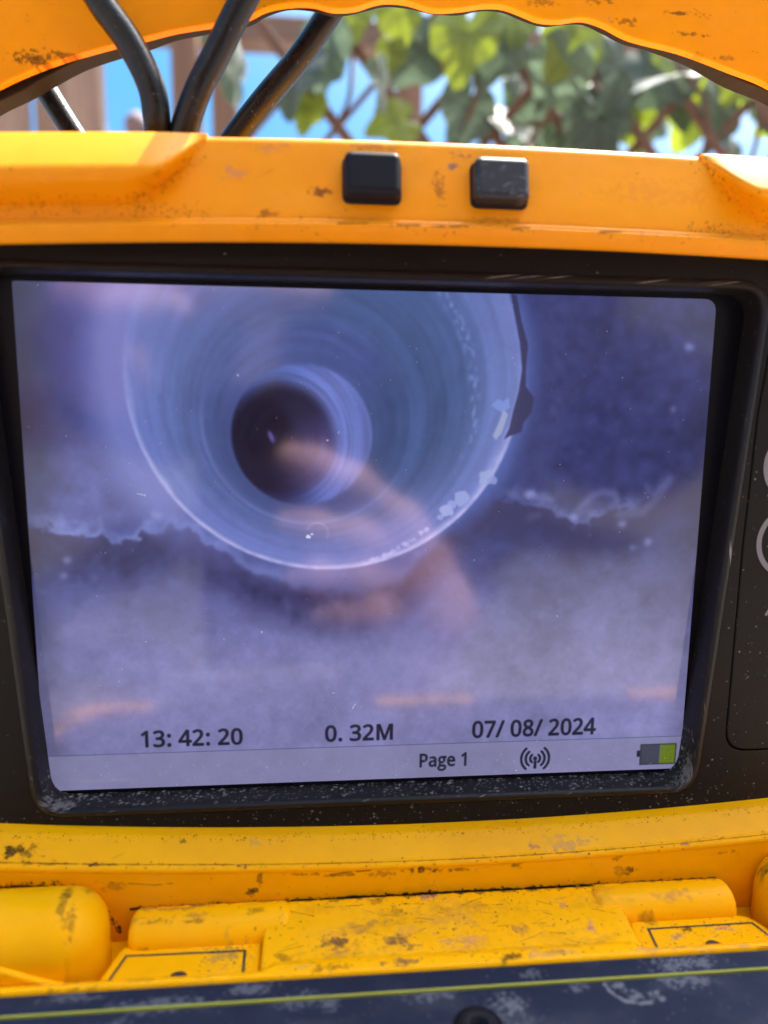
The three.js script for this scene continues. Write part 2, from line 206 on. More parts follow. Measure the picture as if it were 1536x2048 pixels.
// ------------------------------------------------------------------ what the screen shows: a look down a drain pipe
function screenTextures(W, H, k) {
  const w = Math.round(W * k), h = Math.round(H * k), img = new Float32Array(w * h * 3);
  const C0 = [-12, 41], R0 = 46.2, C1 = [-18, 27], R1 = 16.4, dx = C1[0] - C0[0], dy = C1[1] - C0[1], dr = R1 - R0, A = dx * dx + dy * dy - dr * dr;
  const ridge = [[-82, 4], [-75.5, 5.9], [-71, 2.2], [-65, 3], [-58.5, 1], [-53.7, 4.6], [-45.7, 5], [-41, 1], [-36.5, -0.5], [-30, -6], [-20, -9.5], [-5, -11], [6, -7.5], [16, 3], [25, 11], [30, 12], [36, 10.5], [44, 8.5], [49, 5], [56, 8], [63, 8.5], [70, 14], [82, 19]];
  const mix3 = (a, b, t) => [mixn(a[0], b[0], t), mixn(a[1], b[1], t), mixn(a[2], b[2], t)];
  for (let j = 0; j < h; j++) for (let i = 0; i < w; i++) {
    const x = -W / 2 + (i + 0.5) / k, y = H / 2 - (j + 0.5) / k;
    // the chamber wall round the pipe
    const n1 = fbm(x * 0.07 + 3, y * 0.07, 5), n2 = fbm(x * 0.35, y * 0.35 + 8, 4), n3 = noise(x * 1.7, y * 1.7);
    let c = [0, 0, 0];
    const right = sstep(10, 50, x), low = sstep(14, -38, y);
    c = mix3(mix3([56, 68, 142], [50, 54, 112], right), [124, 121, 178], low);
    c = mix3(c, [78, 88, 168], sstep(-45, -66, x) * sstep(40, 14, y) * sstep(-4, 6, y) * (0.5 + 0.9 * n2));
    c = mix3(c, [34, 38, 84], sstep(-66, -80, x) * sstep(0, 30, y) * 0.6);
    const q = 0.78 + 0.28 * n1 + mixn(0.14, 0.34, right * (1 - low)) * (n2 - 0.5) + 0.06 * n3; c = c.map((v) => v * q);
    // the broken mortar edge: dark dirt below, paler wall above
    const ry = lerpTable(ridge, x), e = y - ry + (fbm(x * 0.45, y * 0.45 + 5, 5) - 0.5) * (2 + 5 * sstep(-34, -48, x) + 3.5 * sstep(20, 30, x)), soft = 1 + 3 * sstep(-46, -30, x) * sstep(22, 8, x);
    const rough = 0.6 + 0.8 * fbm(x * 0.5 + 2, y * 0.5, 3);
    c = mix3(c, [54, 50, 98], sstep(0.4 * soft, -0.5 * soft, e) * sstep(-15, -3, e) * 0.9 * rough);
    c = mix3(c, [124, 136, 208], sstep(-0.4, 0.6, e) * sstep(4.0 + 2 * n2, 0.6, e) * (0.35 + 0.9 * (n2 - 0.3)) * sstep(-10, -34, x));
    c = mix3(c, [104, 112, 178], sstep(-0.4, 0.6, e) * sstep(5.0, 0.6, e) * (0.35 + 0.8 * (n2 - 0.3)) * sstep(26, 34, x) * sstep(76, 62, x));
    // the pipe
    const d0 = Math.hypot(x - C0[0], y - C0[1]), ang = Math.atan2(y - C0[1], x - C0[0]);
    const halo = sstep(mixn(53, 60, sstep(0, -0.8, Math.cos(ang))), mixn(46.6, 50, sstep(0, -0.8, Math.cos(ang))), d0 + 2 * n2);
    c = mix3(c, mix3([112, 120, 198], [78, 98, 180], sstep(-20, 10, x)), halo * 0.85 * mixn(1, 0.35, sstep(-0.55, -0.9, Math.sin(ang))));
    if (d0 < R0) {
      const B = (x - C0[0]) * dx + (y - C0[1]) * dy + R0 * dr, Cc = (x - C0[0]) ** 2 + (y - C0[1]) ** 2 - R0 * R0, D = B * B - A * Cc;
      let t = D > 0 ? Math.min(...[(B + Math.sqrt(D)) / A, (B - Math.sqrt(D)) / A].filter((u) => u >= 0 && R0 + u * dr > 0)) : 2; if (!isFinite(t)) t = 2;
      const cx = C0[0] + t * dx, cy = C0[1] + t * dy, th = Math.atan2(y - cy, x - cx);
      if (t <= 1) {
        const ring = 0.6 * noise(t * 46 + 0.9 * noise(th * 2.2, t * 6), th * 0.9 + 3) + 0.4 * fbm(t * 30 + 2.5 * noise(th * 3, t * 4), th * 5, 3), ring2 = noise(t * 120, th * 1.3), band = fbm(t * 9, 2.2 + Math.sin(th) * 0.6, 3);
        c = mix3([106, 124, 200], [84, 104, 172], sstep(0.05, 0.55, t)); c = mix3(c, [70, 84, 150], sstep(0.5, 0.95, t));
        c = mix3(c, [110, 122, 206], 0.6 * sstep(-0.2, -0.95, Math.sin(th)) * sstep(1, 0.2, t));
        c = mix3(c, [58, 84, 136], 0.55 * sstep(-0.1, 0.7, Math.cos(th - 0.55)) * sstep(0.1, 0.45, t));
        c = mix3(c, [96, 116, 202], 0.5 * sstep(-0.3, -0.95, Math.cos(th)) * sstep(0.75, 0.1, t));
        c = mix3(c, [84, 92, 176], 0.45 * sstep(0.72, 0.82, t) * sstep(0.2, 0.9, Math.sin(th)));
        const vis = 0.35 + 0.65 * noise(th * 1.6 + 9, t * 5), f = 0.86 + 0.24 * (ring - 0.3) * vis + 0.06 * (ring2 - 0.3) * vis + 0.16 * (band - 0.5) + 0.06 * (n2 - 0.5); c = c.map((v) => v * f);
        // flakes and runs down the right side
        const fl = fbm(th * 30, t * 60, 3), rg = Math.abs(t - 0.31 - 0.05 * (fbm(th * 4, 1, 3) - 0.5)); c = mix3(c, [128, 152, 224], sstep(0.05, 0.0, rg) * sstep(0.5, 0.72, fl) * 0.7 * sstep(0.1, 0.5, Math.cos(th)) * sstep(-0.6, -0.1, Math.sin(th)));
        c = mix3(c, [124, 140, 214], 0.5 * sstep(0.035, 0, Math.abs(t - 0.72)) * sstep(0.2, -0.5, Math.cos(th - 1.3)) * noise(th * 2, 4));
        // the cut lip
        const lipw = 0.075 + 0.04 * noise(th * 9, 5), bright = sstep(0.5, -0.35, Math.sin(th)); c = mix3(c, mix3([116, 130, 212], [182, 180, 236], sstep(0.2, -0.8, Math.sin(th))), sstep(lipw, 0, t) * (0.45 + 0.55 * bright) * (0.7 + 0.5 * noise(th * 30, t * 40)));
      } else {
        const ex = x + 22.8, ey = y - 25.8, d2 = Math.hypot(ex, ey * 0.94), a2 = Math.atan2(ey, ex), crescent = sstep(10.4, 15.0, d2 + 0.5 * noise(a2 * 3, 2));
        let ic = mix3([60, 84, 170], [98, 114, 196], sstep(-0.3, 0.9, Math.cos(a2 - 0.2))); ic = mix3(ic, [42, 48, 104], sstep(0.1, -0.6, Math.cos(a2 - 0.6)));
        ic = ic.map((v) => v * (0.82 + 0.3 * noise(d2 * 2.2, a2)));
        const hole = mix3(mix3([30, 22, 44], [74, 72, 140], sstep(-27, -11, x) * sstep(42, 24, y + (x + 20) * 0.4)), [20, 14, 32], 0.85 * sstep(8.5, 5, Math.hypot(x + 27.5, y - 28.5)));
        const h2 = mix3(hole, [34, 28, 58], 0.5 * noise(d2 * 1.6, a2 * 0.7));
        c = mix3(h2, ic, crescent);
        const sq = Math.hypot((x + 25.0 + (y - 26) * 0.35) * 1.7, (y - 26.6) * 0.75); c = mix3(c, [104, 92, 186], sstep(1.5, 0.5, sq) * 0.8);
      }
    }
    c = c.map((v) => v * (1 + 0.05 * (noise(i * 0.9, j * 0.9) - 0.5) + 0.05 * (noise(i * 0.3 + 50, j * 0.3) - 0.5)) * (1 - 0.22 * sstep(-72, -81, x) - 0.12 * sstep(74, 81, x)));
    { const l = c[0] * 0.3 + c[1] * 0.5 + c[2] * 0.2 + 6; c = c.map((v) => mixn(v, l, 0.13)); }
    const o = (j * w + i) * 3, moire = 1 + 0.035 * Math.sin(x * 9.2) * sstep(5, 25, x) * sstep(0, 25, y);
    img[o] = c[0] * moire; img[o + 1] = c[1] * moire; img[o + 2] = c[2] * moire;
  }
  for (let pass = 0; pass < 2; pass++) for (const [n, m, sn, sm] of [[w, h, 3, w * 3], [h, w, w * 3, 3]]) { const R = 2, line = new Float32Array(n * 3); // the video is soft
    for (let b = 0; b < m; b++) { for (let a = 0; a < n; a++) for (let c = 0; c < 3; c++) line[a * 3 + c] = img[b * sm + a * sn + c]; for (let c = 0; c < 3; c++) { let acc = 0; for (let a = -R; a <= R; a++) acc += line[clamp(a, 0, n - 1) * 3 + c]; for (let a = 0; a < n; a++) { img[b * sm + a * sn + c] = acc / (2 * R + 1); acc += line[Math.min(n - 1, a + R + 1) * 3 + c] - line[Math.max(0, a - R) * 3 + c]; } } } }
  // flat overlays: the crack, crumbs of mortar, the water drop, the captions
  const cv = document.createElement('canvas'); cv.width = w; cv.height = h; const g = cv.getContext('2d');
  const X = (x) => (x + W / 2) * k, Y = (y) => (H / 2 - y) * k;
  const shape = (pts, col) => { g.fillStyle = col; g.beginPath(); pts.forEach((p, i) => (i ? g.lineTo(X(p[0]), Y(p[1])) : g.moveTo(X(p[0]), Y(p[1])))); g.closePath(); g.fill(); };
  g.filter = 'blur(1.2px)';
  shape([[30.6, 60.2], [32, 60], [33.4, 54], [35.2, 48.7], [34.9, 43], [35, 39], [37.2, 36.4], [36.8, 33], [34.9, 30.5], [34.4, 28.2], [31.6, 27.2], [30.2, 26.4], [31.4, 29], [32.2, 33], [33.4, 38], [34.0, 43], [33.2, 49], [31.8, 55]], 'rgba(50,48,84,0.92)');
  const rr = rng(31), crumb = (x, y, r, col) => { g.fillStyle = col; g.beginPath(); for (let q = 0; q < 11; q++) { const a = q / 11 * 6.283, e = r * (0.7 + 0.6 * rr()); g[q ? 'lineTo' : 'moveTo'](X(x + Math.cos(a) * e), Y(y + Math.sin(a) * e * 0.9)); } g.closePath(); g.fill(); };
  shape([[29.8, 33.5], [31, 32.4], [29.6, 28], [28.2, 26.2], [27.4, 27.2], [28.8, 30.5]], 'rgba(156,162,196,0.85)');
  shape([[26.8, 34.5], [28.4, 36], [29.6, 35.4], [31, 36.4], [31.4, 34], [29.8, 32.6], [28, 33.6]], 'rgba(124,146,212,0.7)');
  crumb(26, 17.4, 1.9, 'rgba(150,160,208,0.85)'); crumb(27.6, 16.6, 1.2, 'rgba(140,150,205,0.8)'); crumb(20, 11.9, 2.0, 'rgba(150,160,215,0.85)'); crumb(16.6, 8.9, 1.6, 'rgba(160,166,220,0.9)'); crumb(18.2, 10.6, 1.2, 'rgba(150,160,220,0.8)');
  for (let q = 0; q < 26; q++) { const t = rr(); crumb(mixn(-2, 16, t) , mixn(-3.4, 8, t * t * 0.5 + t * 0.5) + (rr() - 0.5) * 0.8, 0.3 + 0.5 * rr(), 'rgba(178,176,230,0.5)'); }
  g.filter = 'blur(4px)';
  for (const [x, y, r] of [[37, 13, 1.2], [48.4, 7.4, 1.1], [61, 5.6, 1.1], [68, 1.0, 1.1], [75, 49, 1.2], [72, 34, 0.8], [-72.8, -2.5, 1], [-73.8, -6, 0.8], [-52, 8, 1.2], [64, -0.5, 0.7]]) crumb(x, y, r, 'rgba(140,146,206,0.6)');
  g.lineCap = 'round'; g.lineJoin = 'round'; for (const [pts, lw, a] of [[[[36, 13.4], [38, 12.4], [40.5, 12.8], [42.5, 11.6]], 1.8, 0.34], [[[48.6, 8.2], [50.4, 10.4], [53, 12.8], [56, 13.8], [58.6, 13.2], [59.4, 11.4]], 1.8, 0.32], [[[60, 8], [66, 8.6], [70, 13], [72.5, 17]], 2.2, 0.25]]) { g.strokeStyle = `rgba(140,146,206,${a})`; g.lineWidth = lw * k; g.beginPath(); pts.forEach((p, i) => (i ? g.lineTo(X(p[0]), Y(p[1])) : g.moveTo(X(p[0]), Y(p[1])))); g.stroke(); }
  for (let q = 0; q < 240; q++) crumb((rr() - 0.5) * W, mixn(-38, 8, Math.pow(rr(), 0.7)), 0.3 + 0.8 * rr() * rr(), `rgba(${q % 3 ? '134,138,204' : '64,62,116'},${0.12 + 0.2 * rr()})`);
  for (let q = 0; q < 90; q++) crumb(40 + rr() * 40, 10 + rr() * 48, 0.4 + 0.7 * rr(), `rgba(${q % 2 ? '88,92,150' : '34,36,84'},0.22)`);
  g.filter = 'none';
  g.strokeStyle = 'rgba(190,170,200,0.22)'; g.lineWidth = 0.5 * k; g.beginPath(); g.arc(X(-14.6), Y(3.6), 2.6 * k, -2.7, 0.4); g.stroke(); crumb(-16.8, 2.9, 0.55, 'rgba(214,214,250,0.9)'); crumb(-15.9, 3.5, 0.3, 'rgba(214,214,250,0.9)');
  // status bar
  g.fillStyle = 'rgba(126,124,158,0.62)'; g.fillRect(0, Y(-51.1), w, h); g.fillStyle = 'rgba(60,56,96,0.75)'; g.fillRect(0, Y(-51.0), w, 0.16 * k);
  const ink = 'rgba(16,15,28,0.9)'; g.filter = 'blur(0.9px)';
  const text = (s, x0, x1, y, cap, weight = '') => { g.save(); g.fillStyle = ink; g.font = `${weight} ${100}px sans-serif`; g.textBaseline = 'alphabetic'; const m = g.measureText(s).width; g.translate(X(x0), Y(y)); g.scale((x1 - x0) * k / m, cap * k / 71.5); g.fillText(s, 0, 0); g.strokeStyle = ink; g.lineWidth = 4.5; g.strokeText(s, 0, 0); g.restore(); };
  text('13: 42: 20', -58.2, -33.1, -49.4, 4.1); text('0. 32M', -13.0, 4.7, -49.5, 4.1); text('07/ 08/ 2024', 24.5, 57.3, -49.7, 4.3); text('Page 1', 10.9, 24.2, -57.2, 3.5);
  g.strokeStyle = ink; g.lineWidth = 0.62 * k; for (const r of [1.3, 2.5, 3.7]) for (const s of [0, Math.PI]) { g.beginPath(); g.arc(X(41.5), Y(-56.0), r * k, s - 0.85, s + 0.85); g.stroke(); }
  g.fillStyle = ink; g.beginPath(); g.arc(X(41.5), Y(-56), 0.55 * k, 0, 7); g.fill(); g.fillRect(X(41.15), Y(-56.6), 0.75 * k, 2.2 * k);
  g.fillStyle = 'rgba(58,58,74,0.95)'; g.fillRect(X(69.9), Y(-53.2), 5.3 * k, 5.5 * k); g.fillStyle = 'rgba(92,112,16,0.95)'; g.fillRect(X(75.2), Y(-53.2), 4.3 * k, 5.5 * k); g.strokeStyle = 'rgba(36,36,40,0.9)'; g.lineWidth = 0.3 * k; g.strokeRect(X(69.9), Y(-53.2), 9.6 * k, 5.5 * k); g.fillStyle = 'rgba(20,20,26,0.95)'; g.fillRect(X(68.9), Y(-54.8), 0.9 * k, 1.7 * k);
  const over = g.getImageData(0, 0, w, h).data, em = new Uint8Array(w * h * 4);
  for (let j = 0; j < h; j++) for (let i = 0; i < w; i++) { const o = j * w + i, q = ((h - 1 - j) * w + i) * 4, a = over[o * 4 + 3] / 255; for (let c = 0; c < 3; c++) em[q + c] = clamp(mixn(img[o * 3 + c], over[o * 4 + c], a), 0, 255); em[q + 3] = 255; }
  const t = new THREE.DataTexture(em, w, h, THREE.RGBAFormat); t.colorSpace = THREE.SRGBColorSpace; t.magFilter = t.minFilter = THREE.LinearFilter; t.needsUpdate = true;
  const dp = new Paint(0, 0, W, H, 6).fill(() => [0.006, 0.006, 0.008, 0.10]); const r = rng(71); dp.specks(r, 420, 0.05, 0.17, [0.5, 0.5, 0.5], 0.9); dp.specks(r, 26, 0.12, 0.3, [0.6, 0.58, 0.55], 0.9); dp.specks(r, 300, 0.05, 0.2, [0.5, 0.48, 0.45], 0.9, [0, 0, W, 6]);
  for (const [x, y, L, a] of [[24.6, 73.4, 2.2, -0.2], [75, 19.2, 1.5, 1.0], [70, 23.4, 0.7, 0]]) dp.scratch([[x, y], [x + L * Math.cos(a), y + L * Math.sin(a)]], 0.14, [0.6, 0.58, 0.55], 0.9, x);
  const [dm, rm] = dp.textures(); dm.repeat.set(1, 1); dm.offset.set(0, 0); rm.repeat.set(1, 1); rm.offset.set(0, 0);
  return [t, dm, rm];
}

// ------------------------------------------------------------------ the monitor
const mon = thing('inspection_monitor', 'yellow drain inspection monitor with a lit screen and an arched carrying handle', 'monitor');
{
  const arch = (x) => -0.00026 * (x - XC - 8) ** 2;
  // upper bar
  part('top_bar', loftX(range(XA, XB, 64), (x) => roundPoly([[67.3, 13.9, 0.8], [69.4, 15.5, 0.5], [70.3, 15.9, 0.4], [70.9, 15.7, 0.3], [71.1, 14.9, 0.2], [71.4, 15.1, 0.2], [71.8, 14.7, 0.2], [71.9, 13.0, 0.3], [72.6, 12.9, 0.4], [89.4, 9.4, 1.6], [91, -30, 2], [70, -30, 1], [70, 5, 1]].map(([y, z, r]) => [y + arch(x), z, r]), 4), 'xy'), M.bar, mon);
  // raised pads at both ends of the bar, mirrored about the middle
  for (const s of [-1, 1]) {
    const px = (d) => (s < 0 ? -36.5 - d : 69 + d), t = (d) => sstep(0, 10, d);
    const ds = [0.3, 1, 2, 3, 4, 5, 6.5, 8, 9.5, 11, 12.5, 14, 15.5, 18, 24, 32, 42, 52, 62, 74.5], xs = ds.map(px); if (s < 0) xs.reverse();
    part('raised_pad', loftX(xs, (x) => { const d = s < 0 ? -36.5 - x : x - 69, k = t(d), k2 = clamp(d / 15), a = arch(x), sy = mixn(88.2, 74.9, Math.pow(k2, 0.8)), sz = 13 - (sy - 72.4) * 0.212 - 0.6;
      return roundPoly([[sy + a, sz, 0.2], [mixn(88.6, 79.2, k) + a, mixn(9.8, 18.8, k), mixn(0.2, 3.0, k)], [89.7 + a, mixn(9.6, 10.6, k), mixn(0.2, 1.2, k)], [90.2 + a, 4, 0.2], [sy + a, 4, 0.2]], 6); }, 71.6), M.bar, mon);
  }
  // two rubber buttons in the bar
  for (const x of [-2.85, 24.1]) { const b = part('push_button', new RoundedBoxGeometry(11.6, 9.2, 8, 5, 1.5), x < 0 ? M.rubber : M.scuffed, mon, x < 0 ? undefined : 'scuffed black button'); planarUV(b.geometry); b.position.set(x / 1000, 0.0801, 0.0113); b.rotation.x = -0.2;
    const c = part('button_collar', extrude(poly(roundPoly([[-6.2, -5.0, 1.8], [6.2, -5.0, 1.8], [6.2, 5.0, 1.8], [-6.2, 5.0, 1.8]], 4)), 1.0, 0.3), M.rubber, b); c.position.z = -0.0003; }

  // black bezel with its opening, the rim round it, the glass behind
  const outline = (d, seg = 8) => roundPoly([[-88 - d, 62.1 + d, 6 + d], [-80.2 - d, -62.2 - d, 6.4 + d], [81.0 + d, -62.2 - d, 6.4 + d], [89.7 + d, 62.1 + d, 7 + d]], seg);
  const panelEdge = (d) => roundPoly([[92.2 - d, 52 + d, 0.5], [90.3 - d, 33, 0], [89.5 - d, 0, 0], [89.5 - d, -52.4 - d, 6], [134 + d, -52.4 - d, 6], [134 + d, 52 + d, 5]], 6);
  const face = poly(roundPoly([[XA + 2, 72, 2], [XA + 2, -69, 2], [-40, -74.5], [XC, -76], [70, -74.5], [XB - 2, -69, 2], [XB - 2, 72, 2]], 3)); face.holes.push(new THREE.Path(outline(0.6).map((p) => new THREE.Vector2(...p))));
  face.holes.push(new THREE.Path(panelEdge(0.35).map((p) => new THREE.Vector2(...p))));
  part('bezel', planarUV(extrude(face, 6, 0)), M.bezel, mon);
  { let acc = 0; const rings = [[1.6, 5.9], [1.2, 6.5], [0.7, 6.85], [0.1, 6.9], [-0.4, 6.5], [-0.6, 5.6], [-0.75, 3.4], [-0.9, 0.02]], pos = [], uv = [], idx = []; let n = 0;
    rings.forEach(([d, z], q) => { const o = outline(d); n = o.length; let L = 0; if (q) acc += Math.hypot(d - rings[q - 1][0], z - rings[q - 1][1]); for (let i = 0; i <= n; i++) { if (i) L += Math.hypot(o[i % n][0] - o[i - 1][0], o[i % n][1] - o[i - 1][1]); pos.push(o[i % n][0], o[i % n][1], z); uv.push(L, acc); } });
    for (let a = 0; a + 1 < rings.length; a++) for (let i = 0; i < n; i++) { const p = a * (n + 1) + i, q = p + n + 1; idx.push(p, p + 1, q, q, p + 1, q + 1); }
    const g = new THREE.BufferGeometry(); g.setAttribute('position', new THREE.Float32BufferAttribute(pos, 3)); g.setAttribute('uv', new THREE.Float32BufferAttribute(uv, 2)); g.setIndex(idx); part('screen_rim', smooth(g.toNonIndexed(), 40), M.rim, mon); }
  part('screen_border', planarUV(extrude(poly(outline(0.3)), 2.5).translate(0, 0, -2.6)), M.border, mon);
  { const W = 162, H = 120.4, [em, dm, rm] = screenTextures(W, H, 8.6);
    const mat = new THREE.MeshPhysicalMaterial({ map: dm, roughnessMap: rm, roughness: 1, ior: 1.56, emissive: 0xffffff, emissiveMap: em, emissiveIntensity: 1.08 / EXPOSURE });
    const g = extrude(poly(roundPoly([[-81, 60.2, 0.6], [-81, -60.2, 0.6], [81, -60.2, 0.6], [81, 60.2, 3.2]], 6)), 0.3); const p = g.attributes.position, u = g.attributes.uv; for (let i = 0; i < p.count; i++) u.setXY(i, p.getX(i) / W + 0.5, p.getY(i) / H + 0.5);
    part('display_screen', g.translate(0, 0, 0), mat, mon, 'lit screen showing the inside of a drain pipe'); }
  // control panel to the right of the screen
  const cp = part('control_panel', planarUV(extrude(poly(panelEdge(0)), 3.2, 0.35).translate(0, 0, 2.9)), M.bezel, mon);
  part('panel_backing', rbox(56, 112, 1, 0.3, 113, -1, -3.3, 1), M.border, mon);
  for (const y of [20.8, 1.9]) part('icon_ring', new THREE.RingGeometry(7.9, 9.2, 48).translate(102, y, 6.104), M.print, cp);
  part('icon_stroke', new THREE.PlaneGeometry(0.7, 2.6).rotateZ(-0.5).translate(97.6, -15.6, 6.104), M.print, cp);
  part('icon_stroke', new THREE.PlaneGeometry(1.4, 0.6).rotateZ(-0.3).translate(95.2, 13.4, 6.104), M.print, cp);

  // ledge under the screen with its fine bead, and the wall below it
  const sag = (x) => 0.00042 * (x - XC) ** 2;
  const ledgeSec = (x) => { const s = sag(x), w = s * 0.95; return roundPoly([[-69.0 + s, 5, 0.2], [-69.9 + s, 8.4, 0.6], [-73.2 + w, 13.6, 0.5], [-73.7 + w, 14.0, 0.2], [-74.2 + w, 14.6, 0.25], [-74.9 + w, 14.7, 0.3], [-75.4 + w, 14.5, 0.2], [-90, 15.0, 0.3], [-90, 0, 1], [-72 + s, 0, 1]], 3); };
  const lp = ledgePaint; // along the section: the ledge is about 3.5 to 9.7, the bead to 11, the wall below that
  for (const [x, s, rx, ry, c, a, q] of [[-84.3, 8.0, 2.6, 1.5, GRIME, 1, 1], [-80.5, 8.2, 2.4, 2.2, DIRT, 0.7, 2], [-32.4, 10.6, 1.3, 0.6, [0.09, 0.06, 0.05], 1, 3], [-17.1, 10.6, 0.8, 0.5, [0.12, 0.1, 0.07], 1, 4], [38.5, 8.6, 1.5, 1.1, MAUVE, 0.8, 5], [46.1, 8.4, 7, 2.2, [0.55, 0.30, 0.10], 0.7, 6], [-65, 10.4, 4, 0.4, GRIME, 0.9, 7], [-75, 10.3, 3, 0.35, GRIME, 0.8, 8], [-88, 10.4, 3.5, 0.4, GRIME, 0.9, 9], [76, 10.7, 1.8, 0.4, MAUVE, 0.9, 10], [-47, 5, 1, 0.5, DIRT, 0.7, 11], [-30, 5.2, 2, 1, [0.5, 0.33, 0.08], 0.6, 12],
    [10.9, 12.7, 3.2, 1.2, GRIME, 0.95, 13], [19, 13.2, 4, 0.6, DIRT, 0.7, 14], [32.8, 13.0, 1.8, 0.8, DIRT, 0.6, 15], [58, 13, 1.6, 0.8, DIRT, 0.6, 16], [-8.2, 13.4, 4, 0.5, DIRT, 0.75, 18], [-17, 13.0, 5, 0.5, DIRT, 0.6, 19], [2, 13.4, 6, 0.8, [0.25, 0.08, 0.01], 0.6, 20], [-62, 15.5, 3, 1.2, [0.4, 0.16, 0.01], 0.6, 21], [-66, 18.5, 1.0, 1.2, DIRT, 0.9, 22], [-64, 20.5, 0.8, 1.0, GRIME, 0.8, 23], [62, 16.4, 2, 1.2, GRIME, 0.8, 24], [86, 14, 3, 0.5, DIRT, 0.4, 25]]) lp.blot(x, s, rx, ry, c, a, q, 0.9);
  { const r = rng(61); lp.specks(r, 900, 0.05, 0.24, GRIME, 0.8, [XA, 3.2, XB, 5.2]); lp.specks(r, 300, 0.05, 0.3, GRIME, 0.8, [XA, 9.6, XB, 11.2]);
    lp.blot(-28, 14.2, 0.8, 2.2, DIRT, 0.7, 31, 0.8); lp.blot(-28.6, 17.0, 2.4, 0.9, GRIME, 0.9, 32, 0.8); lp.scratch([[-12, 13.2], [-7, 12.6], [-2, 12.4]], 0.25, GRIME, 0.7, 5); lp.scratch([[-62, 14.6], [-52, 15.2], [-48, 14.8]], 0.2, DIRT, 0.5, 7); lp.scratch([[XA, 10.35], [-50, 10.2], [20, 10.5], [XB, 10.4]], 0.14, GRIME, 0.7, 9);
    // packed dirt in the seam where the wall meets the hinge
    for (let x = -58; x < 84; x += 2) { const q = 14.2 + 80.3 - 75.4 + 0.0004 * (x - 16) ** 2, x2 = x + 2.2, q2 = 14.2 + 80.3 - 75.4 + 0.0004 * (x2 - 16) ** 2; lp.scratch([[x, q], [x2, q2]], x > -10 ? 0.75 : 0.5, GRIME, 1, 11); lp.specks(r, 8, 0.08, 0.45, GRIME, 0.9, [x, q - 0.9, x2, q + 1.2]); }
    lp.scratch([[-92, 16.8], [-84, 16.2], [-76, 15.9]], 0.6, GRIME, 1, 15); lp.specks(r, 200, 0.1, 0.5, GRIME, 0.85, [-90, 15, -68, 17.5]); for (let q = 0; q < 200; q++) { const t = r(), x = mixn(-75, -60, t), y = mixn(15.5, 27, t * t) + (r() - 0.5) * 2.5; lp.specks(r, 1, 0.1, 0.5, DIRT, 0.9, [x, y, x + 0.1, y + 0.1]); } }
  M.ledge = lp.material(bump);
  part('lower_ledge', loftX(range(XA, XB, 64), ledgeSec), M.ledge, mon);

  // hinge tray: floor, two hinge barrels, the middle plate, two tabs, corner humps, front rim
  const tp = trayPaint;
  for (const [x, z, rx, ry, c, a, q] of [[-49, 21.0, 3, 0.8, DIRT, 0.7, 1], [-42, 21.2, 3, 0.6, DIRT, 0.6, 2], [-30, 19.5, 2, 1.2, DIRT, 0.5, 3], [-10, 27.4, 4.5, 2.6, [0.09, 0.04, 0.03], 0.95, 4], [3.5, 28.2, 4, 2.2, [0.10, 0.045, 0.035], 0.9, 5], [-3, 24, 6, 2, [0.35, 0.18, 0.04], 0.6, 6], [11, 16.8, 2.6, 1.2, MAUVE, 0.8, 7], [18, 29, 5, 1.8, MAUVE, 0.6, 8], [31, 27, 3, 1.6, [0.3, 0.14, 0.04], 0.6, 9], [47, 27, 2, 2.4, [0.4, 0.16, 0.14], 0.7, 10], [43, 21, 1.2, 1.8, MAUVE, 0.6, 11], [-21, 30.5, 3, 1.2, DIRT, 0.6, 12], [26, 34.4, 4, 1.2, DIRT, 0.9, 13], [3, 33.8, 5, 1.0, [0.14, 0.07, 0.05], 0.85, 14], [-12, 34.2, 4, 0.9, DIRT, 0.7, 15], [85.5, 21.0, 1.8, 2.2, GRIME, 1, 16], [70, 21, 4, 1.4, [0.45, 0.2, 0.06], 0.6, 17], [63, 24, 2, 1, DIRT, 0.5, 18], [70.5, 26.6, 2.2, 1.1, DIRT, 0.9, 19], [67, 28.8, 2.6, 1.0, MAUVE, 0.8, 20], [79, 27, 3, 1, MAUVE, 0.6, 21], [-34, 26, 5, 2.6, [0.32, 0.2, 0.05], 0.7, 22], [36, 34, 8, 1, SCUFF, 0.6, 23], [60, 34.4, 8, 1, SCUFF, 0.5, 24], [16, 23, 9, 3, [0.66, 0.30, 0.03], 0.6, 25]]) tp.blot(x, z, rx, ry, c, a, q, 0.8, 0.7);
  { const r = rng(81); tp.specks(r, 700, 0.06, 0.3, DIRT, 0.8, [-26, 15, 56, 35]); tp.specks(r, 420, 0.06, 0.4, GRIME, 0.9, [-58, 14.5, 90, 17.2]); tp.specks(r, 240, 0.06, 0.34, [0.1, 0.07, 0.04], 0.8, [57, 24, 90, 31]); tp.specks(r, 260, 0.05, 0.3, [0.12, 0.09, 0.05], 0.7, [-40, 24, -29, 31]);
    for (let q = 0; q < 60; q++) { const x = mixn(-24, 50, r()), z = mixn(18, 31, r()), a = (r() - 0.5) * 0.9, L = 1 + 5 * r(); tp.scratch([[x, z], [x + L * Math.cos(a), z + L * Math.sin(a)]], 0.12, r() < 0.5 ? DIRT : [0.4, 0.2, 0.03], 0.6, q); } }
  for (let x = -54; x < 84; x += 3) tp.scratch([[x, 15.9], [x + 3.2, 15.9]], x > -10 ? 0.55 : 0.35, GRIME, 0.9, x); for (let q = 0; q < 22; q++) { const x = -50 + 132 * (q + 0.5) / 22; tp.blot(x, 16.4, 2.5, 0.7, GRIME, 0.6, 200 + q, 0.8, 0.7); }
